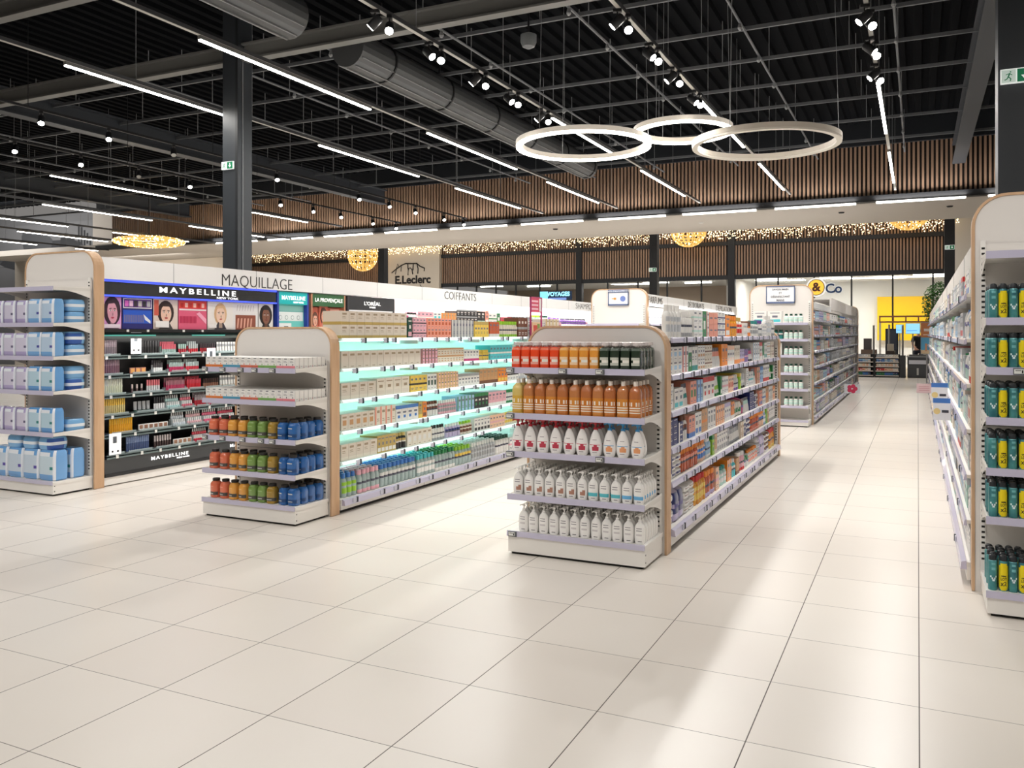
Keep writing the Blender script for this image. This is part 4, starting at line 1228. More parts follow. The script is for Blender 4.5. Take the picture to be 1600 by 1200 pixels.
spec1 = [
    [('c', 'beige', 'gold', '', 7, .15, .12, 2), ('c', 'dark green', 'pink', '', 1, .1, .2, 1), ('c', 'pink', 'black', '', 3, .08, .1, 2), ('c', 'salmon', 'rust', '', 5, .09, .1, 2), ('c', 'grey', 'white', '', 5, .09, .19, 1), ('c', 'yellow', 'gold', '', 4, .09, .18, 1), ('c', 'rust', 'white', '', 2, .11, .18, 1), ('b', 'cream', 'lime', 'lime', 7, .075, .19, 1), ('c', 'brown', 'grey', '', 2, .12, .24, 1), ('c', 'white', 'grey', '', 6, .09, .1, 2)],
    [('c', 'beige', 'beige', '', 9, .14, .18, 1), ('c', 'pink', 'brown', '', 4, .08, .09, 2), ('c', 'cream', 'tan', '', 7, .08, .09, 2), ('c', 'white', 'magenta', '', 4, .09, .15, 1), ('b', 'yellow', 'gold', 'yellow', 4, .07, .14, 1), ('c', 'turquoise', 'white', '', 5, .11, .2, 1), ('c', 'mint', 'silver', '', 5, .09, .2, 1), ('c', 'grey', 'black', '', 4, .09, .2, 1)],
    [('c', 'beige', 'cream', '', 3, .17, .17, 1), ('c', 'cream', 'beige', '', 3, .18, .19, 1), ('c', 'yellow', 'black', '', 3, .1, .19, 1), ('c', 'white', 'dark green', '', 2, .08, .19, 1), ('c', 'peach', 'gold', '', 5, .08, .1, 2), ('c', 'white', 'grey', '', 5, .09, .16, 1), ('c', 'tan', 'brown', '', 4, .12, .2, 1), ('c', 'orange', 'yellow', '', 2, .11, .19, 1), ('c', 'white', 'black', '', 3, .1, .2, 1), ('c', 'silver', 'white', '', 5, .09, .18, 1)],
    [('c', 'beige', 'tan', '', 4, .13, .17, 1), ('c', 'cream', 'salmon', '', 3, .11, .2, 1), ('c', 'white', 'blue', '', 3, .13, .18, 1), ('c', 'gold', 'yellow', '', 1, .09, .19, 1), ('c', 'orange', 'brown', '', 1, .1, .19, 1), ('b', 'white', 'brown', 'brown', 3, .07, .18, 1), ('b', 'pink', 'grey', 'white', 6, .06, .17, 1), ('c', 'pale blue', 'green', '', 4, .1, .19, 1), ('c', 'black', 'green', '', 3, .11, .2, 1), ('c', 'pink', 'white', '', 4, .12, .19, 1), ('b', 'white', 'green', 'green', 5, .07, .19, 1)],
    [('c', 'beige', 'cream', '', 4, .14, .17, 1), ('c', 'gold', 'white', '', 4, .08, .19, 1), ('b', 'black', 'gold', 'gold', 2, .08, .18, 1), ('c', 'cream', 'white', '', 4, .12, .18, 1), ('b', 'white', 'grey', 'black', 4, .07, .19, 1), ('b', 'lilac', 'navy', 'white', 4, .08, .17, 1), ('b', 'cream', 'brown', 'lime', 3, .09, .17, 1), ('c', 'white', 'black', '', 4, .1, .18, 1), ('c', 'peach', 'pink', '', 4, .1, .18, 1), ('b', 'cream', 'yellow', 'yellow', 6, .08, .18, 1)],
    [('b', 'clear', 'lime', 'blue', 3, .068, .21, 1), ('b', 'clear', 'pink', 'pink', 5, .068, .21, 1), ('b', 'clear', 'white', 'blue', 9, .068, .21, 1), ('b', 'clear', 'white', 'turquoise', 5, .068, .21, 1), ('b', 'clear', 'white', 'green', 6, .068, .21, 1), ('b', 'clear', 'yellow', 'lime', 5, .068, .2, 1), ('b', 'silver', 'grey', 'white', 9, .065, .2, 1), ('b', 'white', 'white', 'dark green', 5, .068, .21, 1), ('c', 'white', 'pink', '', 4, .1, .16, 1), ('c', 'white', 'grey', '', 4, .1, .22, 1), ('b', 'dark green', 'orange', 'black', 5, .08, .21, 1), ('b', 'peach', 'gold', 'dark green', 3, .08, .19, 1), ('c', 'white', 'pink', '', 4, .08, .17, 1)]]
spec1 = [[(q[0], q[1], q[2], q[3], q[4], q[5], q[6] * (0.84 if k < 5 and k > 0 else 1), q[7]) for q in row] for k, row in enumerate(spec1)]
spec1[:5] = [[(q[0], q[1], q[2], q[3], int(q[4] * 1.3 + .5), q[5] * 0.76, q[6], q[7]) for q in row] for row in spec1[:5]]
fill('skincare', 'turquoise lit row', -4.50, 1, 5.86, 10.8, S1[:5], spec1[:5], depth=0.2, grp='skin care goods on the turquoise lit row', inset=0.045)
SHELFW2 = SHELFW[:]
SHELFW[0] = 'bottom shelf'
fill('cleanser', 'turquoise lit row', -4.50, 1, 5.88, 10.8, [0.116], [spec1[5]], depth=0.2, rows=4, topl=0.24, grp='cleansers on the turquoise lit row', inset=0.03)
SHELFW[:] = SHELFW2

# ------------------------------------------------------------------ the makeup wall row (tall, along the far side)
XM = -7.43
HDR = M((246, 246, 246), 0.4)
LETTER = M((52, 52, 54), 0.5)
seams0 = [6.686, 7.955, 9.236, 10.517, 11.783, 13.05, 14.3, 15.6, 16.9, 18.2, 19.5]
row0 = thing('header_wall', 'long white header band above the makeup and styling shelves', 'header panel', (-7.8, 14.0, 0), 0, 'white header bands')
t = MB(); t.box(-7.52, -7.48, 5.79, 23.0, 2.11, 2.33, HDR); t.box(-8.45, -7.52, 5.79, 23.0, 2.3, 2.33, HDR); t.box(-8.0, -7.97, 5.79, 23, 0.0, 2.3, HDR)
for y in seams0:
    t.box(-7.48, -7.4795, y, y + 0.007, 2.11, 2.33, GREY)
t.build('header_panel', row0)
add_text('MAQUILLAGE', 0.2, (-7.478, 8.0, 2.185), row0, LETTER, FX, width=1.22, bold=-0.003)
add_text('COIFFANTS', 0.2, (-7.478, 13.08, 2.215), row0, LETTER, FX, width=1.14, bold=-0.003)
add_text('SHAMPOOINGS', 0.2, (-7.478, 19.6, 2.215), row0, LETTER, FX, width=1.9, bold=-0.003)

def quad_x(t, x, y0, y1, z0, z1, m):
    t.face([(x, y0, z0), (x, y1, z0), (x, y1, z1), (x, y0, z1)], m)
def ell_x(t, x, cy, cz, ry, rz, m, n=18, a0=0.0, a1=2 * PI, rot=0.0):
    pts = []
    for i in range(n):
        a = a0 + (a1 - a0) * i / (n if abs(a1 - a0 - 2 * PI) < 1e-6 else n - 1)
        u, v = ry * math.cos(a), rz * math.sin(a)
        pts.append((x, cy + u * math.cos(rot) - v * math.sin(rot), cz + u * math.sin(rot) + v * math.cos(rot)))
    t.face(pts, m)
def portrait(t, x, y0, y1, z0, z1, bg, skin, hair, lips, hairs=1.0, coat_=(50, 50, 58), tilt=0.0, scale=1.0):
    cy, cz = (y0 + y1) / 2, (z0 + z1) / 2 + 0.02 * (z1 - z0)
    h = (z1 - z0) * scale; w = min(y1 - y0, h * 0.8)
    sk, hr, lp_ = M(skin, 0.5), M(hair, 0.5), M(lips, 0.4)
    dk = M(tuple(int(c * 0.72) for c in skin), 0.5)
    quad_x(t, x, y0, y1, z0, z1, M(bg, 0.35))
    s = 0.0015
    ell_x(t, x + s, cy, cz + h * 0.04, min(w * 0.44 * hairs, (y1 - y0) / 2 - 0.004), h * 0.40, hr, rot=0)
    t.face([(x + 2 * s, cy - w * 0.36, z0 + 0.003), (x + 2 * s, cy + w * 0.36, z0 + 0.003), (x + 2 * s, cy + w * 0.14, cz - h * 0.25), (x + 2 * s, cy - w * 0.14, cz - h * 0.25)], M(coat_, 0.5))
    t.face([(x + 3 * s, cy - w * 0.1, z0 + 0.02), (x + 3 * s, cy + w * 0.1, z0 + 0.02), (x + 3 * s, cy + w * 0.09, cz - h * 0.1), (x + 3 * s, cy - w * 0.09, cz - h * 0.1)], dk)
    ell_x(t, x + 4 * s, cy, cz, w * 0.27, h * 0.30, sk, rot=tilt)
    ell_x(t, x + 5 * s, cy - w * 0.02, cz + h * 0.23, w * 0.29, h * 0.13, hr, a0=0.1, a1=PI - 0.1, rot=tilt)
    for q in (-1, 1):
        ell_x(t, x + 5 * s, cy + q * w * 0.115, cz + h * 0.05, w * 0.065, h * 0.018, M((245, 240, 238), 0.4), 10, rot=tilt)
        ell_x(t, x + 6 * s, cy + q * w * 0.115, cz + h * 0.05, w * 0.026, h * 0.018, M((50, 40, 38), 0.4), 8)
        ell_x(t, x + 6 * s, cy + q * w * 0.115, cz + h * 0.10, w * 0.075, h * 0.012, M((70, 52, 44), 0.5), 8, rot=tilt - q * 0.15)
    ell_x(t, x + 5 * s, cy + w * 0.015, cz - h * 0.055, w * 0.03, h * 0.05, dk, 8)
    ell_x(t, x + 6 * s, cy, cz - h * 0.145, w * 0.085, h * 0.026, lp_, 12, rot=tilt)

def poster(parent, fn):
    t = MB(); fn(t)
    return t.build('poster_print', parent)

mk = thing('makeup_display', 'black makeup display with blue lit edges, portraits and trays of cosmetics', 'makeup display', (-7.7, 7.07, 0), 0, 'branded makeup displays')
BK, BK2 = M((30, 31, 34), 0.35), M((62, 64, 66), 0.35)
BLUE = M((70, 90, 235), 0.4, emit=0.9)
TEALREFL = M((90, 190, 178), 0.25, emit=0.25)  # reflection of a teal tube, painted as faintly glowing strips on the canopy
t = MB(); t.box(-7.97, -7.9, 5.82, 8.33, 0.3, 2.1, BK); t.box(-7.97, -7.5, 5.8, 5.825, 0.1, 2.11, M((60, 74, 180), 0.4)); t.box(-7.97, -7.55, 8.32, 8.34, 0.1, 2.11, BK); t.build('carcass', mk)
t = MB(); t.box(-7.56, -7.5, 5.82, 8.33, 1.935, 2.105, M((50, 52, 54), 0.15, coat=0.6)); b = t.build('sign_board', mk)
t = MB(); t.box(-7.505, -7.492, 5.82, 8.34, 2.085, 2.108, BLUE); t.box(-7.505, -7.492, 5.82, 8.34, 1.932, 1.952, BLUE); t.box(-7.505, -7.492, 5.805, 5.825, 0.35, 2.108, BLUE); t.build('blue_light_edge', mk)
LW = M((250, 250, 250), 0.4, emit=0.9)
add_text('MAYBELLINE', 0.088, (-7.495, 7.07, 2.028), mk, LW, FX, width=1.12, bold=0.0012, spacing=1.4)
add_text('NEW YORK', 0.034, (-7.495, 7.50, 1.972), mk, LW, FX, width=0.34, bold=0.0004, spacing=1.1)
# posters
def p1(t):
    portrait(t, -7.53, 5.84, 6.06, 1.6, 1.93, (226, 160, 214), (222, 160, 178), (54, 32, 48), (190, 70, 96), 1.05, (60, 34, 60), 0.12, 1.15)
    quad_x(t, -7.518, 5.85, 6.04, 1.61, 1.65, M((236, 220, 232), 0.4))
def p2(t):
    quad_x(t, -7.53, 6.07, 6.45, 1.6, 1.93, M((40, 42, 120), 0.4))
    quad_x(t, -7.528, 6.08, 6.44, 1.82, 1.925, M((235, 232, 238), 0.4)); quad_x(t, -7.527, 6.09, 6.43, 1.83, 1.915, M((96, 54, 130), 0.4))
    for i, c in enumerate(((220, 110, 200), (240, 200, 226), (60, 50, 60), (200, 196, 190), (52, 52, 58), (180, 180, 182))):
        quad_x(t, -7.526, 6.10 + i * 0.055, 6.145 + i * 0.055, 1.84, 1.9, M(c, 0.4))
    quad_x(t, -7.527, 6.08, 6.44, 1.66, 1.80, M((40, 90, 200), 0.4))
    for i in range(12):
        quad_x(t, -7.526, 6.09 + i * 0.021, 6.103 + i * 0.021, 1.67, 1.75, M((120, 116, 150), 0.4))
    t.face([(-7.5255, 6.35, 1.70), (-7.5255, 6.42, 1.66), (-7.5255, 6.42, 1.69), (-7.5255, 6.33, 1.76)], M((235, 238, 244), 0.4))
def p3(t):
    portrait(t, -7.53, 6.46, 6.79, 1.6, 1.93, (226, 210, 200), (236, 196, 176), (52, 36, 34), (178, 60, 62), 0.95, (70, 66, 66))
    quad_x(t, -7.528, 6.47, 6.53, 1.75, 1.92, M((206, 96, 80), 0.4)); quad_x(t, -7.518, 6.48, 6.66, 1.62, 1.69, M((240, 238, 236), 0.4))
def p4(t):
    quad_x(t, -7.53, 6.80, 7.21, 1.6, 1.93, M((226, 96, 130), 0.4))
    quad_x(t, -7.528, 6.81, 7.20, 1.84, 1.92, M((226, 70, 58), 0.4)); quad_x(t, -7.528, 6.81, 7.20, 1.815, 1.832, M((240, 232, 232), 0.4))
    for i in range(6):
        quad_x(t, -7.527, 6.83 + i * 0.06, 6.87 + i * 0.06, 1.85, 1.9, M((244, 190, 180) if i % 2 else (190, 40, 36), 0.4))
    for i in range(12):
        quad_x(t, -7.527, 6.82 + i * 0.02, 6.832 + i * 0.02, 1.67, 1.75, M((190, 36, 80), 0.4))
    t.face([(-7.5265, 7.05, 1.78), (-7.5265, 7.2, 1.66), (-7.5265, 7.2, 1.72), (-7.5265, 7.1, 1.80)], M((246, 170, 196), 0.4))
def p5(t):
    portrait(t, -7.53, 7.22, 7.62, 1.6, 1.93, (238, 234, 230), (240, 206, 184), (222, 184, 142), (196, 96, 90), 0.85, (56, 52, 62), 0.1)
    quad_x(t, -7.52, 7.23, 7.35, 1.62, 1.66, M((244, 240, 238), 0.4))
def p6(t):
    quad_x(t, -7.53, 7.62, 8.04, 1.6, 1.93, M((236, 234, 234), 0.4)); quad_x(t, -7.528, 7.66, 8.0, 1.6, 1.78, M((150, 84, 66), 0.4))
    for i in range(5):
        t.face([(-7.527, 7.68 + i * 0.055, 1.62), (-7.527, 7.705 + i * 0.055, 1.62), (-7.527, 7.72 + i * 0.055, 1.74), (-7.527, 7.695 + i * 0.055, 1.74)], M((224, 168, 148), 0.4))
    for i in range(7):
        t.face([(-7.527, 7.68 + i * 0.045, 1.83), (-7.527, 7.684 + i * 0.045, 1.83), (-7.527, 7.70 + i * 0.045, 1.9), (-7.527, 7.694 + i * 0.045, 1.9)], M((150, 140, 136), 0.4))
def p7(t):
    portrait(t, -7.53, 8.05, 8.31, 1.6, 1.93, (232, 230, 228), (132, 88, 70), (36, 30, 30), (120, 54, 50), 1.0, (40, 40, 44))
for fn in (p1, p2, p3, p4, p5, p6, p7):
    poster(mk, fn)
t = MB(); t.box(-7.9, -7.54, 5.83, 8.32, 1.60, 1.93, BK); t.box(-7.56, -7.50, 5.83, 8.32, 1.565, 1.598, BK)
for y0_, y1_ in ((6.08, 6.44), (6.81, 7.2)):
    for q in (0.05, 0.75):
        t.box(-7.499, -7.496, y0_ + (y1_ - y0_) * q, y0_ + (y1_ - y0_) * q + 0.03, 1.57, 1.595, TAGW)
t.build('poster_ledge', mk)
t = MB()
prof = [(-7.9, 1.56), (-7.56, 1.56), (-7.54, 1.53), (-7.56, 1.50), (-7.9, 1.50)]
t.prism(prof, 'Y', 5.83, 8.32, M((70, 92, 92), 0.15, coat=0.5)); t.box(-7.545, -7.535, 5.84, 6.5, 1.525, 1.54, TEALREFL); t.box(-7.545, -7.535, 7.0, 7.5, 1.525, 1.54, TEALREFL); t.build('reflecting_canopy', mk)
light('makeup_canopy_glow', 'AREA', (-7.54, 7.07, 1.49), 9, aim=(-7.75, 7.07, 0.9), shape='RECTANGLE', size=2.4, size_y=0.05)
TIER = [(1.31, -7.78), (1.11, -7.74), (0.905, -7.70), (0.70, -7.66), (0.505, -7.62), (0.30, -7.58)]
for z, xb in TIER:
    t = MB(); t.box(-7.9, xb + 0.13, 5.83, 8.32, z - 0.012, z, BK); t.box(xb + 0.115, xb + 0.13, 5.83, 8.32, z - 0.03, z + 0.012, M((96, 112, 112), 0.2, coat=0.4))
    for i in range(9):
        y = 5.95 + i * 0.26 + random.uniform(-.03, .03)
        t.box(xb + 0.131, xb + 0.134, y, y + 0.03, z - 0.028, z + 0.006, TAGW)
    t.build('tier', mk)
t = MB(); t.box(-7.95, -7.46, 5.81, 8.33, 0.12, 0.272, BK2); t.box(-7.95, -7.47, 5.81, 8.33, 0.272, 0.286, BK); t.box(-7.95, -7.45, 5.81, 8.33, 0.09, 0.12, BK); pb = t.build('black_plinth', mk)
add_text('MAYBELLINE', 0.05, (-7.457, 6.62, 0.208), mk, LW, FX, width=0.5, bold=0.0006, spacing=1.3)
add_text('NEW YORK', 0.018, (-7.457, 6.8, 0.172), mk, LW, FX, width=0.18, bold=0.001)
add_text('MAYBELLINE', 0.05, (-7.457, 7.75, 0.208), mk, LW, FX, width=0.5, bold=0.0006, spacing=1.3)
t = MB(); t.box(-8.0, XM - 0.03, 5.80, 8.34, 0.01, 0.09, WHITE); t.build('white_kick_board', mk)
# white demo cards on the display
for (y, z, w, h, x) in ((6.25, 1.335, 0.13, 0.24, -7.62), (5.86, 0.31, 0.14, 0.22, -7.46), (7.28, 1.14, 0.13, 0.24, -7.60)):
    t = MB(); t.box(x, x + 0.004, y, y + w, z, z + h, M((246, 246, 246), 0.4, emit=0.3)); t.box(x + 0.004, x + 0.005, y + w * 0.3, y + w * 0.62, z + h * 0.55, z + h * 0.85, M((90, 96, 104), 0.4))
    t.box(x + 0.004, x + 0.005, y + w * 0.2, y + w * 0.34, z + h * 0.12, z + h * 0.2, BK); t.box(x + 0.004, x + 0.005, y + w * 0.64, y + w * 0.8, z + h * 0.12, z + h * 0.2, BK)
    t.build('demo_card', mk)
# cosmetics, one object each
def stick(r, h, body, cap, f=0.5):
    t = MB(); t.loft([(0, r, r), (h * f, r, r)], 8, M(body, 0.3, coat=0.4)); t.loft([(h * f, r * 0.92, r * 0.92), (h * 0.98, r * 0.92, r * 0.92), (h, r * 0.7, r * 0.7)], 8, M(cap, 0.3, coat=0.4))
    return t.mesh('stick', smooth=True)
def polish(body):
    t = MB(); t.loft([(0, .0125, .0125), (.004, .0145, .0145), (.030, .0145, .0145), (.036, .007, .007)], 8, M(body, 0.15, coat=0.6)); t.loft([(.034, .008, .008), (.07, .006, .006)], 8, M((238, 236, 236), 0.3))
    return t.mesh('polish', smooth=True)
def compact(body, inner):
    t = MB(); t.box(-.03, .03, 0, .012, 0, .06, M(body, 0.2, coat=0.4)); t.box(-.022, .022, -.001, 0, .01, .05, M(inner, 0.3)); return t.mesh('compact')
def trayof(y0, y1, z, x):
    t = MB()
    t.box(x - 0.03, x + 0.1, y0, y1, z, z + 0.012, M((176, 190, 190), 0.15, coat=0.4)); t.box(x + 0.095, x + 0.1, y0, y1, z, z + 0.03, M((190, 205, 205), 0.1, alpha=0.45))
    t.build('clear_tray', mk)
cosm = [
    [('mascara_tube', 14, .0215, ((120, 108, 112), (150, 132, 138)), .125), ('gap', .24), ('mascara_tube', 8, .035, ((34, 34, 36), (60, 60, 62)), .12), ('lipstick', 9, .022, ((150, 176, 170), (206, 96, 110)), .085), ('lipstick', 4, .03, ((176, 52, 66), (160, 190, 180)), .085), ('lipstick', 5, .028, ((190, 50, 60), (170, 180, 178)), .085), ('lipstick', 8, .03, ((170, 44, 52), (60, 50, 54)), .09), ('skin_tint_tube', 10, .045, ((220, 236, 240), (190, 220, 236)), .1)],
    [('mascara_tube', 14, .0215, ((126, 92, 104), (168, 142, 150)), .13), ('gap', .1), ('makeup_compact', 3, .07, ((190, 130, 110), (220, 160, 90)), .06), ('gap', .06), ('lipstick', 5, .025, ((235, 235, 235), (80, 76, 78)), .08), ('gap', .06), ('lipstick', 9, .023, ((190, 60, 100), (170, 190, 186)), .08), ('lipstick', 8, .024, ((206, 60, 76), (176, 190, 188)), .08), ('gap', .24), ('lipstick', 8, .03, ((60, 54, 56), (120, 60, 60)), .09), ('skin_tint_tube', 8, .045, ((226, 232, 236), (200, 200, 214)), .1)],
    [('mascara_tube', 13, .0235, ((226, 232, 206), (236, 240, 220)), .125), ('gap', .06), ('lipstick', 3, .06, ((120, 96, 96), (226, 206, 200)), .07), ('lipstick', 6, .03, ((226, 226, 228), (236, 130, 140)), .1), ('gap', .05), ('lipstick', 12, .022, ((196, 66, 106), (176, 120, 130)), .085), ('lipstick', 10, .021, ((206, 30, 50), (196, 60, 76)), .085), ('lipstick', 8, .03, ((150, 104, 84), (60, 40, 38)), .08), ('skin_tint_tube', 8, .045, ((226, 226, 230), (214, 206, 200)), .1)],
    [('mascara_tube', 13, .0235, ((206, 190, 130), (236, 196, 80)), .13), ('gap', .08), ('skin_tint_tube', 4, .055, ((166, 176, 178), (60, 60, 62)), .085), ('lipstick', 5, .03, ((236, 236, 238), (40, 40, 42)), .11), ('nail_polish', 6, .03, ((190, 226, 226), 0), 0), ('nail_polish', 5, .03, ((226, 120, 140), 0), 0), ('lipstick', 8, .022, ((176, 30, 50), (150, 140, 144)), .1), ('nail_polish', 9, .03, ((206, 60, 106), 0), 0), ('lipstick', 8, .03, ((120, 110, 112), (60, 50, 52)), .09)],
    [('gap', .08), ('mascara_tube', 12, .0235, ((236, 170, 30), (246, 190, 50)), .125), ('gap', .05), ('makeup_compact', 6, .064, ((236, 234, 232), (150, 110, 90)), .06), ('gap', .03), ('nail_polish', 6, .03, ((214, 222, 230), 0), 0), ('nail_polish', 7, .03, ((236, 190, 196), 0), 0), ('nail_polish', 7, .03, ((226, 100, 136), 0), 0), ('nail_polish', 8, .03, ((196, 50, 80), 0), 0), ('makeup_compact', 6, .065, ((226, 226, 226), (186, 140, 116)), .06)],
    [('gap', .1), ('mascara_tube', 3, .03, ((236, 180, 40), (40, 40, 42)), .12), ('gap', .03), ('mascara_tube', 12, .024, ((66, 86, 130), (130, 150, 190)), .12), ('gap', .03), ('lipstick', 7, .034, ((70, 50, 50), (200, 190, 190)), .1), ('makeup_compact', 4, .064, ((232, 230, 228), (160, 120, 96)), .06), ('nail_polish', 7, .03, ((196, 40, 66), 0), 0), ('nail_polish', 7, .03, ((206, 208, 214), 0), 0), ('nail_polish', 8, .03, ((190, 150, 160), 0), 0), ('lipstick', 8, .034, ((206, 200, 200), (90, 70, 70)), .1)]]
KN = {'mascara_tube': 'mascara tube', 'lipstick': 'lipstick', 'skin_tint_tube': 'skin tint tube', 'nail_polish': 'nail polish', 'makeup_compact': 'makeup compact'}
tiersw = ['top tier', 'second tier', 'third tier', 'fourth tier', 'fifth tier', 'lowest tier']
def cname(c):
    best = min(CN.items(), key=lambda kv: sum((a - b) ** 2 for a, b in zip(kv[1], c)))
    return best[0]
for ti, ((z, xb), spec) in enumerate(zip(TIER, cosm)):
    y = 5.86; cnts = {}
    for it in spec:
        if it[0] == 'gap':
            y += it[1]; continue
        kind, n, pitch, (c1_, c2_), h = it
        if y + n * pitch > 8.3:
            n = int((8.3 - y) / pitch)
        if n <= 0: continue
        h *= 1.27
        trayof(y - 0.005, y + n * pitch + 0.002, z, xb + 0.01)
        if kind == 'mascara_tube': me = stick(pitch * 0.42, h, c1_, c2_, 0.55)
        elif kind == 'lipstick': me = stick(min(0.011, pitch * 0.42), h, c1_, c2_, 0.5)
        elif kind == 'skin_tint_tube': me = tube_mesh(pitch * 0.8, 0.03, h, cname(c1_), cname(c2_), 'grey', 1)
        elif kind == 'nail_polish': me = polish(c1_)
        else: me = compact(c1_, c2_)
        for i in range(n):
            cnts[kind] = cnts.get(kind, 0) + 1
            steps = 2 if kind == 'nail_polish' or (kind == 'lipstick' and pitch < 0.029) else 1
            for q in range(steps):
                put(kind, me, (xb + 0.055 - q * 0.032, y + (i + 0.5) * pitch, z + 0.0122 + q * (0.075 if kind == 'nail_polish' else 0.03)), PI / 2,
                    '%s %s, %s along%s, %s of the black makeup display' % (cname(c1_), KN[kind], nth(cnts[kind]), (', raised rear row' if q else ''), tiersw[ti]), KN[kind].split()[-1] if kind != 'makeup_compact' else 'compact', KN[kind] + 's on the black makeup display')
                if q:
                    tr = MB(); tr.box(xb + 0.0, xb + 0.04, y + i * pitch, y + (i + 1) * pitch, z + 0.0125, z + (0.087 if kind == 'nail_polish' else 0.042), M((200, 212, 214), 0.2)); tr.build('riser', mk)
        y += n * pitch + 0.03

def branded(name, label, y0, y1, board, bz0, edge, text, tcol, tw, body, lower):
    o = thing(name, label, 'makeup display', (-7.7, (y0 + y1) / 2, 0), 0, 'branded makeup displays')
    t = MB(); t.box(-7.97, -7.9, y0, y1, 0.1, 2.1, M(body, 0.4)); t.box(-7.97, -7.5, y0, y0 + 0.03, 0.1, 2.1, M(edge, 0.4)); t.box(-7.97, -7.5, y1 - 0.03, y1, 0.1, 2.1, M(edge, 0.4))
    for z in (0.3, 0.7, 1.1, 1.45):
        t.box(-7.9, -7.56, y0 + 0.03, y1 - 0.03, z, z + 0.015, M(body, 0.4))
    t.box(-7.97, -7.46, y0, y1, 0.01, 0.2, WHITE)
    t.build('carcass', o)
    t = MB(); t.box(-7.56, -7.5, y0 + 0.03, y1 - 0.03, bz0, 2.1, M(board, 0.3)); t.build('sign_board', o)
    add_text(text, 0.075, (-7.495, (y0 + y1) / 2, (bz0 + 2.1) / 2), o, M(tcol, 0.4, emit=0.6), FX, width=tw, bold=0.0012)
    lower(o, y0 + 0.03, y1 - 0.03, bz0)
    return o
def low1(o, y0, y1, z1):
    t = MB(); quad_x(t, -7.56, y0, y1, 1.45, z1, M((110, 206, 200), 0.4)); quad_x(t, -7.558, y0 + 0.03, y1 - 0.02, 1.72, z1 - 0.1, M((236, 244, 244), 0.4)); quad_x(t, -7.558, y0 + 0.03, y1 - 0.02, z1 - 0.09, z1 - 0.02, M((160, 226, 220), 0.4))
    for i in range(4):
        cy = y0 + 0.09 + i * 0.115
        for (a, b) in ((0.03, M((120, 150, 150), 0.4)), (0.024, M((236, 244, 244), 0.4))):
            ell_x(t, -7.5565 + (0.0015 if a < .03 else 0), cy, 1.765, a, a, b, 12)
    quad_x(t, -7.558, y0 + 0.03, y0 + 0.3, 1.6, 1.69, M((240, 246, 246), 0.4)); quad_x(t, -7.557, y0 + 0.16, y0 + 0.24, 1.62, 1.65, M((60, 70, 74), 0.4))
    t.build('poster_print', o)
branded('makeup_display', 'turquoise makeup display beside the long black one, with rows of round swatches', 8.36, 8.97, (40, 196, 200), 1.94, (52, 74, 170), 'MAYBELLINE', (245, 250, 250), 0.46, (30, 40, 46), low1)
add_text('NEW YORK', 0.03, (-7.494, 8.76, 1.965), mk, LW, FX, width=0.2, bold=0.001)
def low2(o, y0, y1, z1):
    t = MB(); quad_x(t, -7.56, y0, y1, 1.5, z1 - 0.01, M((214, 112, 90), 0.4))
    t.build('poster_backing', o)
    t = MB()
    portrait(t, -7.555, y0 + 0.03, y0 + 0.2, 1.6, 1.86, (214, 112, 90), (236, 180, 156), (110, 74, 60), (196, 90, 80), 0.9, (226, 150, 130))
    portrait(t, -7.545, y0 + 0.19, y0 + 0.38, 1.63, 1.93, (214, 112, 90), (226, 160, 136), (96, 60, 50), (190, 80, 74), 0.9, (220, 140, 120))
    quad_x(t, -7.54, y0 + 0.42, y1 - 0.06, 1.86, 1.9, M((236, 170, 150), 0.4)); quad_x(t, -7.54, y0 + 0.42, y1 - 0.1, 1.8, 1.83, M((236, 170, 150), 0.4))
    t.build('poster_print', o)
branded('makeup_display', 'display with green sign board and orange poster of two smiling women', 9.02, 9.77, (62, 108, 72), 1.93, (196, 140, 110), 'LA PROVENÇALE', (245, 245, 240), 0.6, (226, 200, 180), low2)
def low3(o, y0, y1, z1):
    t = MB(); t.box(-7.56, -7.52, y0, y1, 1.80, z1, M((248, 246, 246), 0.3, emit=0.5))
    for i in range(6):
        t.box(-7.52, -7.518, y0 + 0.2 + i * 0.13, y0 + 0.23 + i * 0.13, 1.83, 1.85, M((150, 130, 130), 0.4))
    ell_x(t, -7.517, y0 + 0.06, 1.84, 0.04, 0.035, M((226, 190, 176), 0.4), 12); ell_x(t, -7.517, y1 - 0.08, 1.84, 0.04, 0.035, M((216, 160, 130), 0.4), 12)
    t.build('light_strip', o)
lo = branded('makeup_display', 'black framed beauty display with white lettered board and glowing strip', 9.82, 11.02, (58, 60, 64), 1.90, (70, 70, 74), "L'ORÉAL", (250, 250, 250), 0.42, (230, 226, 222), low3)
add_text('PARIS', 0.035, (-7.494, 10.42, 1.945), lo, M((245, 245, 245), 0.4, emit=0.6), FX, width=0.15, bold=0.001)

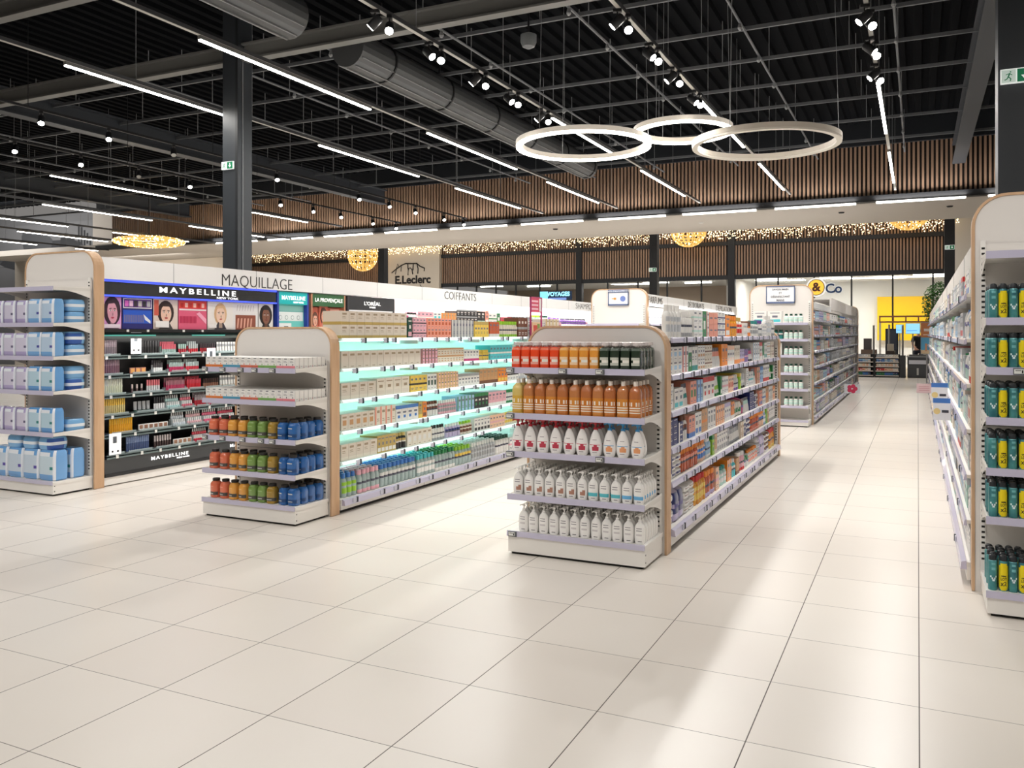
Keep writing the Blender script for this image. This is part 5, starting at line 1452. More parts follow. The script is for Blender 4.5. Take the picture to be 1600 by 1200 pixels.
run('shelving_row', 'tall white shelving under the long header, holding hair styling goods', -7.43, 1, 11.06, 22.9, [1.745, 1.45, 1.15, 0.85, 0.55], 0.15, depth=0.5, back_top=2.1, ntags=10)
specA = [[('c', 'magenta', 'white', '', 2, .12, .1, 1), ('b', 'white', 'grey', 'black', 3, .09, .15, 1), ('c', 'pink', 'white', '', 4, .12, .17, 1), ('c', 'white', 'turquoise', '', 2, .13, .17, 1), ('c', 'tan', 'orange', '', 5, .1, .17, 1), ('c', 'black', 'grey', '', 6, .13, .12, 2), ('c', 'black', 'mint', '', 2, .15, .22, 1), ('c', 'salmon', 'white', '', 1, .14, .24, 1),
          ('c', 'white', 'green', '', 2, .17, .2, 1), ('c', 'green', 'white', '', 1, .14, .2, 1), ('c', 'red', 'magenta', '', 3, .16, .13, 1), ('j', 'white', 'brown', 'black', 5, .13, .15, 1), ('c', 'grey', 'black', '', 2, .14, .16, 1),
          ('b', 'mint', 'green', 'lime', 5, .1, .2, 1), ('b', 'white', 'yellow', 'dark green', 4, .1, .2, 1), ('b', 'lilac', 'purple', 'purple', 7, .1, .17, 1), ('b', 'purple', 'white', 'black', 16, .1, .16, 1)]]
fill('styling', 'the far header row', -7.43, 1, 11.12, 19.5, [1.745], specA, depth=0.25, grp='styling goods on the far header row', inset=0.04)
mid = [('c', 'white', 'pink', '', 6, .2, .18, 1), ('c', 'cream', 'brown', '', 5, .2, .18, 1), ('b', 'white', 'grey', 'black', 8, .12, .18, 1), ('c', 'turquoise', 'white', '', 4, .2, .18, 1)]
fill('styling', 'far header row, lower run', -7.43, 1, 11.2, 16, [1.45], [mid], depth=0.25, grp='styling goods on the far header row, second shelf', inset=0.04)

light('header_shelf_glow', 'AREA', (-7.50, 17, 2.09), 240, aim=(-7.8, 17, 1.6), shape='RECTANGLE', size=0.05, size_y=11.5).rotation_euler = (0, 0.6, 0)
# products bought for the glowing endcap and its row
gb = run('shelving_row', 'tall shelving row with perfume and deodorant header beyond the cross aisle', -4.52, 1, 14.95, 23.4, [1.74, 1.45, 1.15, 0.85, 0.55], 0.15, depth=0.5, back_top=2.1, ntags=8, header=(2.07, 2.29, HDR, [16.3, 17.6, 18.9, 20.2, 21.5]))
for s, y, w in (('PARFUMS', 15.05, 0.95), ('DÉODORANTS', 18.7, 1.5), ('DÉPILATION', 21.7, 1.9)):
    add_text(s, 0.19, (-4.555, y + 0.42 if s == 'PARFUMS' else y, 2.18), gb, M((110, 108, 106), 0.5), FX, width=w, bold=-0.002)
light('perfume_header_glow', 'AREA', (-4.45, 19, 2.02), 60, aim=(-4.9, 19, 1.7), shape='RECTANGLE', size=8, size_y=0.1)
fill('perfume', 'the perfume row', -4.52, 1, 15.0, 23.3, [1.74, 1.45], [[('c', 'white', 'silver', '', 5, .2, .15, 1), ('c', 'silver', 'gold', '', 4, .2, .17, 1), ('c', 'black', 'gold', '', 3, .2, .14, 1), ('c', 'white', 'pink', '', 5, .2, .16, 1)]] * 2, depth=0.2, grp='perfumes on the tall row beyond the cross aisle', inset=0.05)
def framed_notice(xc, y, z0, w, h, label, txt, kind):
    o = thing('framed_notice', label, 'notice', (xc, y, z0), 0, 'framed notices on tall endcaps')
    FB = M((92, 106, 140), 0.4)
    t = MB(); t.box(xc - w / 2, xc + w / 2, y - 0.02, y, z0, z0 + 0.03, FB); t.box(xc - w / 2, xc + w / 2, y - 0.02, y, z0 + h - (0.06 if kind else 0.015), z0 + h, FB)
    t.box(xc - w / 2, xc - w / 2 + 0.015, y - 0.02, y, z0, z0 + h, FB); t.box(xc + w / 2 - 0.015, xc + w / 2, y - 0.02, y, z0, z0 + h, FB); t.build('frame', o)
    t = MB(); t.box(xc - w / 2 + 0.014, xc + w / 2 - 0.014, y - 0.012, y, z0 + 0.02, z0 + h - 0.012, M((240, 240, 242), 0.5))
    if kind:
        t.loft([(0, 0.001, 0.001), (0.001, 0.001, 0.001)], 4, FB, at=(xc, y - 0.05)) if False else None
        t.box(xc - 0.13, xc - 0.04, y - 0.0135, y - 0.012, z0 + h * 0.40, z0 + h * 0.46, M((206, 166, 110), 0.5)); t.box(xc - 0.09, xc - 0.04, y - 0.0138, y - 0.0135, z0 + h * 0.36, z0 + h * 0.5, M((196, 140, 70), 0.5))
        t.face([(xc + 0.09 + 0.055 * math.cos(a), y - 0.014, z0 + h * 0.42 + 0.055 * math.sin(a)) for a in [i * PI / 8 for i in range(16)]], M((110, 130, 190), 0.5))
    t.build('notice_sheet', o)
    for i, s in enumerate(txt):
        if s:
            add_text(s, 0.045, (xc, y - 0.0215 if kind else y - 0.0135, z0 + h - 0.03 if kind else z0 + h - 0.06 - i * 0.062), o, M((225, 228, 236), 0.5) if kind else M((84, 86, 96), 0.5), bold=0.0005)
framed_notice(-5.07, 14.784, 2.075, 0.40, 0.30, 'small blue framed notice with a round blue mark on the glowing endcap', ['NOS ENGAGEMENTS'], 1)
framed_notice(-2.14, 14.784, 2.07, 0.48, 0.30, 'framed notice with grey lines of text above the green capped bottles', ['SAVON MAIN', 'ET', 'DÉSINFECTANT', 'MAINS'], 0)
# pharmacy endcap goods
PC = [1.73, 1.457, 1.188, 0.896, 0.626, 0.346]
w1, w2_, w3 = bottle_mesh(.07, .05, .15, 'white', 'dark green', 'mint', 3), carton_mesh(.22, .16, .2, 'white', 'turquoise', 5), bottle_mesh(.1, .06, .17, 'white', 'white', 'mint', 2)
for si, z in enumerate(PC):
    for i in range(4):
        for r in range(2):
            put('pharmacy_bottle', w1, (-2.0 + i * 0.078, 14.43 + r * 0.06, z), 0, 'white bottle with green cap, %s of four, %s, %s of pharmacy endcap' % (nth(i + 1), FRONTROW[r], SHELFW[si] if si < 5 else 'sixth shelf'), 'bottle', 'green capped bottles on the pharmacy endcap')
    for i in range(0 if si == 1 else 2):
        put('pharmacy_carton' if si < 3 else 'pharmacy_bottle', w2_ if si < 3 else w3, (-2.43 + i * 0.25, 14.43, z), 0, 'white and turquoise %s, %s beside the green capped bottles, %s' % ('carton' if si < 3 else 'pump bottle', nth(i + 1), SHELFW[si] if si < 5 else 'sixth shelf'), 'carton' if si < 3 else 'bottle', 'larger packs on the pharmacy endcap')
for i in range(6):
    put('pharmacy_bottle', bottle_mesh(.08, .06, .16, 'teal', 'dark green', 'white', 4), (-2.52 + i * 0.085, 14.5, 1.457), 0, 'teal bottle, %s in the row on the second shelf of the pharmacy endcap' % nth(i + 1), 'bottle', 'teal bottles on the pharmacy endcap')

# first and second blocks of the row behind the pharmacy endcap
run('shelving_row', 'white shelving block with baby goods right behind the pharmacy endcap', -1.60, 1, 14.93, 18.4, [1.80, 1.53, 1.255, 0.985, 0.70, 0.40], 0.13, depth=0.5, back_top=2.05, ntags=8, header=(2.0, 2.1, HDR, []))
SILV = M((150, 152, 158), 0.35)
run('shelving_row', 'grey wire fronted shelving block, farthest one before the checkouts', -1.60, 1, 18.5, 26.3, [1.80, 1.53, 1.255, 0.985, 0.70, 0.40], 0.13, depth=0.5, back_top=2.1, ntags=8, header=(2.05, 2.3, PANELW, []), lipm=M((128, 130, 140), 0.4))
slotted_arch('end_panel', 'tall arched end panel at the checkout end of the grey block', -2.67, -1.59, 26.33, 2.36)
def rspec(pal, n, w0, w1_, h, seed):
    r = random.Random(seed)
    return [(r.choice('cccbg'), r.choice(pal), r.choice(pal + ['white', 'red', 'blue']), r.choice(['white', 'green', 'blue', 'grey']), r.randint(1, 3), r.uniform(w0, w1_), h * r.uniform(0.7, 1), 1) for _ in range(n)]
pal3 = ['white', 'cream', 'beige', 'tan', 'mint', 'white', 'salmon', 'pale blue', 'cream', 'lilac']
Z3 = [1.80, 1.53, 1.255, 0.985, 0.70, 0.40, 0.13]
fill('baby_care', 'the baby goods block', -1.60, 1, 15.0, 18.3, Z3, [rspec(pal3, 8, .16, .26, .2, i) for i in range(7)], depth=0.28, grp='baby goods behind the pharmacy endcap', inset=0.05, topl=0.165)
pal4 = ['grey', 'silver', 'white', 'silver', 'lilac', 'cream', 'grey']
fill('accessory', 'the grey block', -1.60, 1, 18.6, 26.2, Z3, [rspec(pal4, 8, .34, .5, .22, 20 + i) for i in range(7)], depth=0.24, grp='packs on the grey block before the checkouts', inset=0.05, topl=0.165)
# the row along the near side of the main aisle
run('shelving_row', 'tall white shelving row seen edge on behind the deodorant endcap', 0.275, -1, 5.80, 26.8, [1.80, 1.52, 1.24, 0.96, 0.68, 0.40], 0.14, depth=0.44, back_top=2.1, ntags=16, header=(1.98, 2.12, M((222, 218, 212), 0.5), [7, 9, 11, 13]))
ZR = [1.80, 1.52, 1.24, 0.96, 0.68, 0.40, 0.14]
palr = ['white', 'silver', 'white', 'grey', 'cream', 'pale blue', 'white', 'silver', 'beige', 'mint']
fill('toiletry', 'edge on row', 0.275, -1, 5.86, 10.2, ZR, [rspec(palr, 11, .1, .17, .21, 40 + i) for i in range(7)], depth=0.25, grp='toiletries on the near part of the edge on row', inset=0.02, topl=0.165)
fill('household', 'far edge on row', 0.275, -1, 10.3, 26.5, ZR, [rspec(palr, 8, .45, .7, .21, 60 + i) for i in range(7)], depth=0.25, grp='packs on the far part of the edge on row', inset=0.02, topl=0.165)

def shelf_card(name, label, x0, x1, y, z0, z1, kind, arm_to):
    o = thing(name, label, 'sign', ((x0 + x1) / 2, y, z0), 0, 'cards sticking out into the aisle')
    t = MB(); t.box(x0, x1, y - 0.003, y, z0, z1, M((232, 232, 236) if kind != 'pink' else (236, 206, 208), 0.4)); h = z1 - z0; w = x1 - x0
    f = -0.0035 + y
    if kind == 'blue':
        t.box(x0, x1, f - 0.0005, f + 0.0005, z1 - h * 0.22, z1, M((72, 122, 196), 0.4))
        t.face([(x0 + w * 0.22 + w * 0.2 * math.cos(a), f - 0.001, z0 + h * 0.4 + w * 0.2 * math.sin(a)) for a in [i * PI / 6 for i in range(12)]], M((232, 206, 140), 0.4))
        t.box(x0 + w * 0.5, x1 - w * 0.1, f - 0.001, f, z0 + h * 0.34, z0 + h * 0.46, M((60, 60, 70), 0.4))
    elif kind == 'flower':
        for i in range(5):
            a = i * 2 * PI / 5
            t.face([(x0 + w / 2 + 0.07 * math.cos(a) + 0.05 * math.cos(b), f - 0.001 - i * 0.0003, (z0 + z1) / 2 + 0.06 * math.sin(a) + 0.05 * math.sin(b)) for b in [k * PI / 4 for k in range(8)]], M((214, 60, 96), 0.4))
    else:
        for i in range(3):
            t.box(x0 + w * 0.15, x1 - w * 0.15, f - 0.0005, f + 0.0005, z0 + h * (0.25 + 0.2 * i), z0 + h * (0.3 + 0.2 * i), M((206, 130, 140), 0.4))
    t.build('card', o)
    a = MB(); a.tube([(min(max(arm_to, x0), x1), y + 0.004, z0 + h * 0.5), (arm_to, y + 0.05, z0 + h * 0.5)], 0.003, GREY, 5); a.build('clip_arm', o)
shelf_card('shelf_card', 'blue topped promo card sticking into the main aisle, the nearer and lower of two', 0.115, 0.243, 7.64, 0.84, 1.02, 'blue', 0.243)
shelf_card('shelf_card', 'blue topped promo card sticking into the main aisle, half hidden behind its twin', 0.11, 0.243, 8.3, 0.93, 1.11, 'blue', 0.243)
shelf_card('shelf_card', 'pale pink card low on the edge on row near the checkouts', -0.02, 0.243, 17.5, 0.42, 0.6, 'pink', 0.243)
shelf_card('shelf_card', 'white card with a red flower low on the grey block', -1.55, -1.2, 20.6, 0.17, 0.38, 'flower', -1.55)

# pink promo frame standing on the turquoise lit row
pf = thing('promo_frame', 'tall pink promo frame standing on the turquoise lit row', 'sign', (-4.508, 9.85, 1.51))
PK = M((186, 70, 120), 0.4)
t = MB(); t.box(-4.528, -4.508, 9.70, 9.715, 1.512, 2.03, PK); t.box(-4.528, -4.508, 10.035, 10.05, 1.512, 2.03, PK); t.box(-4.528, -4.508, 9.70, 10.05, 2.02, 2.03, PK); t.build('frame', pf)
t = MB(); t.box(-4.526, -4.512, 9.715, 10.035, 1.83, 2.02, M((222, 76, 110), 0.4)); t.box(-4.512, -4.511, 9.96, 10.03, 1.84, 2.01, M((240, 232, 232), 0.4))
for i in range(3):
    t.box(-4.512, -4.511, 9.73, 9.93, 1.86 + i * 0.05, 1.885 + i * 0.05, M((246, 200, 212), 0.4))
t.build('sign_plate', pf)
t = MB(); t.box(-4.526, -4.512, 9.74, 10.0, 1.53, 1.7, M((226, 190, 150), 0.4)); t.box(-4.512, -4.511, 9.78, 9.9, 1.56, 1.66, M((196, 70, 60), 0.4)); t.box(-4.512, -4.511, 9.9, 9.98, 1.58, 1.68, M((120, 150, 70), 0.4)); t.build('lower_print', pf)

# ------------------------------------------------------------------ hall: signs, garlands, checkouts
lg = thing('wall_logo', 'black store logo with an arched line drawing on the pale facade pier', 'sign', (-25.9, 39.74, 4.3))
INKB = M((30, 28, 28), 0.5)
add_text('E.Leclerc', 0.62, (-25.85, 39.735, 4.58), lg, INKB, width=2.35, bold=0.018, ext=0.01)
t = MB()
def stroke(pts, r=0.03):
    t.tube([(p[0], 39.735, p[1]) for p in pts], r, INKB, 5)
stroke([(-27.25, 5.02), (-26.95, 5.22), (-26.6, 5.42), (-26.3, 5.52), (-25.9, 5.5), (-25.55, 5.5), (-25.35, 5.34), (-25.05, 5.22)], 0.035)
stroke([(-27.0, 4.92), (-26.92, 5.28), (-26.85, 5.52), (-26.75, 5.32)], 0.022)
stroke([(-26.62, 5.08), (-26.6, 5.38)], 0.02); stroke([(-26.15, 4.86), (-26.13, 5.2), (-26.0, 5.27), (-25.88, 5.16), (-25.83, 4.9)], 0.03); stroke([(-26.15, 5.2), (-26.16, 5.48)], 0.03); stroke([(-25.82, 5.12), (-25.8, 5.48)], 0.03)
stroke([(-25.5, 4.92), (-25.48, 5.2), (-25.55, 5.46)], 0.03); stroke([(-25.05, 5.22), (-25.08, 5.05)], 0.025); stroke([(-26.7, 4.26), (-26.0, 4.2), (-25.1, 4.16)], 0.02); stroke([(-25.35, 4.3), (-25.2, 4.1)], 0.02)
t.build('line_drawing', lg)
sg = thing('shop_sign', 'round yellow ampersand sign followed by blue letters Co on the shop glass', 'sign', (-3.9, 39.9, 3.2))
t = MB()
def disc(cx, cz, r, y, m, n=28):
    t.face([(cx + r * math.cos(a), y, cz + r * math.sin(a)) for a in [i * 2 * PI / n for i in range(n)]][::1], m)
for k, (r, m, y) in enumerate(((0.44, M((246, 246, 244), 0.4, emit=0.3), 39.92), (0.37, M((60, 44, 30), 0.4), 39.915), (0.34, M((250, 196, 70), 0.4, emit=0.5), 39.91))):
    ring_ = [(-4.2 + r * math.cos(a), 3.66 + r * math.sin(a)) for a in [i * 2 * PI / 28 for i in range(28)]]
    t.prism(ring_, 'Y', y - 0.004, y + 0.02, m)
t.build('round_plate', sg)
add_text('&', 0.55, (-4.2, 39.9, 3.66), sg, M((86, 44, 24), 0.5), bold=0.02)
add_text('Co', 0.62, (-3.45, 39.93, 3.58), sg, M((246, 250, 250), 0.5), width=0.78, bold=0.05)
add_text('Co', 0.58, (-3.45, 39.91, 3.58), sg, M((34, 62, 104), 0.5), width=0.7, bold=0.012)
vs = thing('shop_sign', 'blue lit travel shop sign above the facade glass behind the header', 'sign', (-17.1, 39.9, 3.2))
t = MB(); t.box(-18.0, -16.2, 39.85, 39.9, 3.3, 3.75, M((40, 60, 92), 0.4)); t.box(-18.0, -17.55, 39.84, 39.85, 3.3, 3.75, M((130, 214, 240), 0.4, emit=0.8)); t.box(-17.5, -16.5, 39.84, 39.85, 3.3, 3.42, M((120, 150, 220), 0.4, emit=0.5)); t.build('sign_box', vs)
add_text('VOYAGES', 0.3, (-16.95, 39.84, 3.6), vs, M((150, 230, 250), 0.4, emit=1.2), width=1.3, bold=0.01)

GOLD = M((255, 230, 184), 0.4, emit=4.0)
GOLD2 = M((240, 196, 110), 0.4, emit=0.5)
def bulb(t, x, y, z, r, m):
    n = len(t.v)
    t.v += [(x - r, y, z), (x, y - r, z), (x + r, y, z), (x, y + r, z), (x, y, z - r), (x, y, z + r)]
    for q in ((0, 1, 5), (1, 2, 5), (2, 3, 5), (3, 0, 5), (1, 0, 4), (2, 1, 4), (3, 2, 4), (0, 3, 4)):
        t.f.append(tuple(n + i for i in q)); t.mi.append(t.slot(m))
rg = random.Random(5)
t = MB()
x = -38.5
WIRE = M((150, 126, 96), 0.5)
while x < 1.6:
    L = rg.uniform(0.45, 0.85)
    t.box(x - 0.004, x + 0.004, 39.56, 39.568, 6.75 - L, 6.8, WIRE)
    for k in range(7):
        bulb(t, x + rg.uniform(-.05, .05), 39.56, 6.74 - L * (k + rg.random()) / 7, rg.uniform(0.014, 0.034), GOLD)
    x += rg.uniform(0.06, 0.12)
t.box(-38.5, 1.6, 39.55, 39.58, 6.8, 6.82, WIRE)
o = solo(t, 'icicle_light_curtain', 'golden icicle light curtain hanging high along the hall facade', 'fairy lights')
o['kind'] = 'stuff'
def light_ball(x, y, z, rx, rz, flat, label):
    o = thing('light_garland', label, 'christmas decoration', (x, y, z), 0, 'golden light balls hanging in the hall')
    t = MB()
    for k in range(9):
        ph = k * PI / 9
        pts = []
        for i in range(25):
            a = i * 2 * PI / 24
            u = rx * math.cos(a); w = rz * math.sin(a)
            pts.append((x + u * math.cos(ph), y + u * math.sin(ph) * 0.9, z + w))
        t.tube(pts, 0.03 if not flat else 0.02, GOLD2, 4)
    for w in (-0.6, -0.2, 0.2, 0.6):
        rr = rx * math.sqrt(1 - w * w)
        t.tube([(x + rr * math.cos(i * PI / 10), y + rr * 0.9 * math.sin(i * PI / 10), z + w * rz) for i in range(21)], 0.03 if not flat else 0.02, GOLD2, 4)
    t.build('wire_ball', o)
    t = MB()
    for k in range(150 if not flat else 260):
        a, b = rg.uniform(0, 2 * PI), math.acos(rg.uniform(-1, 1))
        bulb(t, x + rx * math.cos(a) * math.sin(b), y + rx * 0.9 * math.sin(a) * math.sin(b), z + rz * math.cos(b), 0.03, GOLD)
    t.build('bulbs', o, kind='stuff')
    MB().box(x - .01, x + .01, y - .01, y + .01, z + rz, 7.39 if y > 28 else 7.165, DARK).build('hanging_wire', o)
light_ball(-28.5, 38.7, 5.95, 0.85, 0.85, False, 'golden ball of string lights beside the pale facade pier')
light_ball(-9.8, 38.7, 6.4, 0.82, 0.75, False, 'golden ball of string lights above the middle of the hall facade')
light_ball(-0.35, 38.7, 6.75, 0.85, 0.8, False, 'golden ball of string lights peeping under the soffit near the plastered wall')
light_ball(-23.75, 20.2, 4.68, 1.2, 0.17, True, 'flat golden bundle of string lights hanging before the dark slatted bulkhead')

# speaker and grille on the beige wall, mural on the grey wall
t = MB(); t.box(-30.6, -30.0, 28.3, 28.6, 4.0, 4.65, DARK); t.box(-30.55, -30.05, 28.29, 28.3, 4.05, 4.6, M((20, 20, 22), 0.8))
solo(t, 'wall_speaker', 'black loudspeaker high on the beige wall, beside the steel column', 'speaker')
mu = MB()
GRY = [M((60, 62, 66), 0.6), M((84, 86, 90), 0.6), M((46, 48, 52), 0.6)]
mu.box(-52, -35.0, 26.77, 26.79, 4.9, 6.9, M((128, 129, 132), 0.6))
for k, (cx, cz, rx_, rz_) in enumerate(((-38.0, 5.5, 2.0, 0.7), (-39.3, 5.9, 1.1, 0.8), (-36.9, 5.7, 0.7, 0.6), (-40.6, 5.2, 1.4, 0.4), (-43.5, 5.6, 1.8, 0.9), (-46, 5.5, 1.5, 0.8))):
    mu.prism([(cx + rx_ * math.cos(a) * (1 + 0.18 * math.sin(3 * a + k)), cz + rz_ * math.sin(a) * (1 + 0.2 * math.cos(2 * a + k))) for a in [i * PI / 12 for i in range(24)]], 'Y', 26.765 - k * 0.002, 26.77, GRY[k % 3])
for k in range(5):
    mu.box(-36.2 + k * 0.2, -36.1 + k * 0.2, 26.755, 26.765, 5.6 + 0.2 * (k % 2), 6.75 - 0.15 * k, GRY[2])
solo(mu, 'wall_mural', 'grey and black landscape mural high on the far grey wall', 'mural')
t = MB(); t.box(-40.0, -35.3, 26.2, 26.75, 0, 5.45, M((206, 198, 186), 0.6)); t.box(-39.3, -38.6, 26.19, 26.2, 5.2, 5.25, M((255, 250, 240), 0.4, emit=3)); solo(t, 'partition_box', 'pale boxed partition below the mural at the far side of the store', 'partition')

# checkouts
def mag_rack(x0, x1, y, label, seed):
    o = thing('impulse_rack', label, 'rack', ((x0 + x1) / 2, y, 0), 0, 'racks in front of the checkouts')
    t = MB(); t.box(x0, x1, y + 0.3, y + 0.34, 0, 0.82, DARK); t.box(x0 - 0.03, x0, y, y + 0.34, 0, 0.82, DARK); t.box(x1, x1 + 0.03, y, y + 0.34, 0, 0.82, DARK); t.box(x0, x1, y, y + 0.34, 0, 0.04, DARK); t.build('rack_body', o)
    for z in (0.06, 0.22, 0.38, 0.54, 0.7):
        t = MB(); t.box(x0, x1, y + 0.01, y + 0.3, z - 0.01, z, M((210, 206, 200), 0.5)); t.box(x0, x1, y, y + 0.01, z - 0.02, z + 0.015, M((216, 206, 196), 0.5)); t.build('shelf', o)
    r = random.Random(seed)
    for si, z in enumerate((0.7, 0.54, 0.38, 0.22, 0.06)):
        base = [['silver', 'white', 'cream'], ['blue', 'pale blue', 'beige'], ['cream', 'peach', 'white'], ['red', 'peach', 'white'], ['green', 'blue', 'navy']][si]
        n = int((x1 - x0 - 0.04) / 0.09)
        for i in range(n):
            b = base[i * 3 // n]
            put('snack_box', carton_mesh(0.082, 0.2, 0.1, b, r.choice(base), si), (x0 + 0.065 + i * 0.09, y + 0.05, z), 0, '%s snack box, %s along, %s of the %s' % (b, nth(i + 1), SHELFW[si], 'narrow checkout rack' if x1 - x0 < 0.7 else 'wide checkout rack'), 'snack box', 'snack boxes on the checkout racks')
mag_rack(-2.0, -1.44, 32.0, 'narrow checkout rack of snack boxes at the end of the aisle', 1)
mag_rack(-1.36, -0.6, 32.0, 'wide checkout rack of snack boxes at the end of the aisle', 2)
def till(x0, x1, y0, y1, label):
    o = thing('checkout_counter', label, 'checkout', ((x0 + x1) / 2, (y0 + y1) / 2, 0), 0, 'checkout counters')
    C = M((74, 76, 80), 0.45)
    t = MB(); t.box(x0, x1, y0, y1, 0.02, 0.72, C); t.box(x0 - 0.03, x1 + 0.03, y0 - 0.03, y1, 0.72, 0.76, M((150, 152, 154), 0.4)); t.box(x0 + 0.02, x1 - 0.02, y0 + 0.02, y1 - 0.02, 0, 0.02, SLOT); t.build('counter', o)
    t = MB(); t.box(x0 + 0.05, x1 - 0.05, y0 + 0.1, y1 - 0.4, 0.76, 0.775, SLOT); t.build('conveyor_belt', o)
    t = MB(); t.box(x0 + 0.05, x1 - 0.1, y0 - 0.06, y0 - 0.03, 0.48, 0.62, M((214, 216, 226), 0.3)); t.box(x0 + 0.3, x0 + 0.36, y0 - 0.035, y0 - 0.03, 0.1, 0.34, M((200, 200, 198), 0.4)); t.build('front_tray', o)
    return o
till(-0.33, 0.36, 32.1, 34.4, 'dark grey checkout counter beside the wide snack rack')
till(-2.0, -1.2, 33.0, 35.0, 'dark checkout counter behind the narrow snack rack')
t = MB(); t.box(-0.56, -0.385, 32.0, 32.3, 0, 0.78, M((52, 54, 58), 0.5)); solo(t, 'bin', 'dark slim waste bin between the snack rack and the checkout counter', 'bin')
for i, (x, y, h) in enumerate(((-1.45, 32.65, 1.85), (-0.49, 32.65, 1.85), (-1.0, 34.9, 1.9))):
    t = MB(); t.tube([(x, y, 0), (x, y, h)], 0.035, M((140, 138, 134), 0.4), 8); t.loft([(0, 0.12, 0.12), (0.02, 0.12, 0.12)], 10, M((120, 120, 120), 0.4), at=(x, y)); solo(t, 'checkout_post', 'grey upright post at the checkouts, %s from the aisle shelves' % nth(i + 1), 'post', 'posts at the checkouts')
pg = thing('wooden_pergola', 'brown wooden pergola frame standing behind the checkouts', 'pergola', (-0.5, 36.0, 0))
PW = M((134, 84, 64), 0.5)
for z in (1.98, 2.2):
    MB().box(-1.4, 0.5, 35.98, 36.06, z, z + 0.06, PW).build('rail', pg)
for x in (-1.4, -0.9, -0.45, 0.0, 0.45):
    MB().box(x, x + 0.05, 35.98, 36.06, 2.04, 2.2, PW).build('spacer', pg)
MB().box(-1.4, -1.33, 35.98, 36.06, 0, 2.0, M((190, 186, 180), 0.5)).build('leg', pg)
MB().box(0.43, 0.5, 35.98, 36.06, 0, 2.0, M((190, 186, 180), 0.5)).build('leg', pg)
for i, (x0, x1, z0, z1) in enumerate(((-0.72, -0.46, 1.56, 1.88), (-0.40, 0.08, 1.54, 1.92))):
    o = thing('checkout_screen', ('small' if i == 0 else 'wide') + ' bright blue screen above the checkout counter', 'screen', ((x0 + x1) / 2, 33.0, z0), 0, 'screens above the checkouts')
    MB().box(x0, x1, 33.0, 33.04, z0, z1, DARK).build('screen_case', o)
    t = MB(); t.box(x0 + 0.01, x1 - 0.01, 32.995, 33.0, z0 + 0.01, z1 - 0.01, M((140, 204, 250), 0.4, emit=1.0)); t.box(x0 + 0.04, x1 - 0.1, 32.993, 32.995, z0 + 0.1, z0 + 0.13, M((90, 150, 220), 0.4, emit=0.8)); t.build('screen_panel', o)
    MB().box((x0 + x1) / 2 - 0.02, (x0 + x1) / 2 + 0.02, 33.04, 33.07, 0.777 if i else 0.0, z1 - 0.05, GREY).build('screen_pole', o)
t = MB(); t.box(-1.2, -0.72, 37, 37.5, 0, 1.75, M((36, 38, 44), 0.5)); t.box(-1.15, -0.77, 36.98, 37, 0.9, 1.7, M((46, 50, 62), 0.3)); solo(t, 'dark_cabinet', 'dark upright cabinet behind the checkouts under the pergola', 'cabinet')
t = MB(); t.box(-2.1, -1.5, 36.4, 36.8, 0, 0.9, M((90, 74, 62), 0.5)); t.box(-2.0, -1.7, 36.45, 36.7, 0.9, 1.35, M((60, 56, 56), 0.5)); solo(t, 'service_desk', 'brown service desk with dark equipment beyond the checkouts', 'desk')
t = MB(); t.box(-1.05, -0.82, 34.2, 34.4, 0.9, 1.16, M((214, 204, 186), 0.5)); t.box(-1.1, -0.78, 34.1, 34.5, 0, 0.9, M((70, 58, 52), 0.5)); solo(t, 'counter_box', 'cream box standing on a dark stand behind the wide snack rack', 'box')
# poster stand at the end of the edge on row
ps = thing('poster_stand', 'stand with an orange poster above a beach poster at the row end', 'poster stand', (0.25, 28.0, 0))
MB().box(0.08, 0.42, 28.0, 28.03, 0.92, 1.9, GREY).box(0.23, 0.27, 28.03, 28.06, 0.02, 1.9, GREY).box(0.1, 0.4, 27.9, 28.2, 0, 0.02, GREY).build('stand', ps)
t = MB(); t.box(0.09, 0.41, 27.99, 28.0, 1.44, 1.88, M((190, 120, 74), 0.5)); t.box(0.17, 0.32, 27.988, 27.99, 1.62, 1.7, M((226, 214, 206), 0.5)); t.box(0.15, 0.35, 27.988, 27.99, 1.5, 1.53, M((226, 200, 180), 0.5)); t.build('orange_poster', ps)
t = MB(); t.box(0.09, 0.41, 27.99, 28.0, 0.94, 1.43, M((92, 166, 206), 0.5)); t.box(0.09, 0.41, 27.988, 27.99, 0.94, 1.05, M((222, 196, 160), 0.5)); t.box(0.2, 0.26, 27.987, 27.99, 1.02, 1.25, M((206, 150, 120), 0.5)); t.build('beach_poster', ps)
# potted tree
pt = thing('potted_tree', 'leafy green potted tree standing beyond the edge on row', 'plant', (0.75, 35.2, 0))
MB().loft([(0, .25, .25), (.5, .33, .33), (.52, .3, .3)], 16, M((80, 74, 70), 0.6), at=(0.75, 35.2)).build('pot', pt)
t = MB(); t.tube([(0.75, 35.2, 0.4), (0.73, 35.18, 1.2), (0.79, 35.2, 2.0), (0.73, 35.2, 2.9)], 0.05, M((92, 70, 52), 0.7), 8)
for k in range(14):
    a = rg.uniform(0, 2 * PI); z = rg.uniform(1.7, 2.8)
    t.tube([(0.75, 35.2, z), (0.75 + 0.4 * math.cos(a), 35.2 + 0.4 * math.sin(a), z + 0.3)], 0.015, M((92, 70, 52), 0.7), 5)
t.build('trunk', pt)
t = MB(); LG = [M((52, 100, 44), 0.6), M((78, 128, 56), 0.6), M((36, 76, 38), 0.6)]
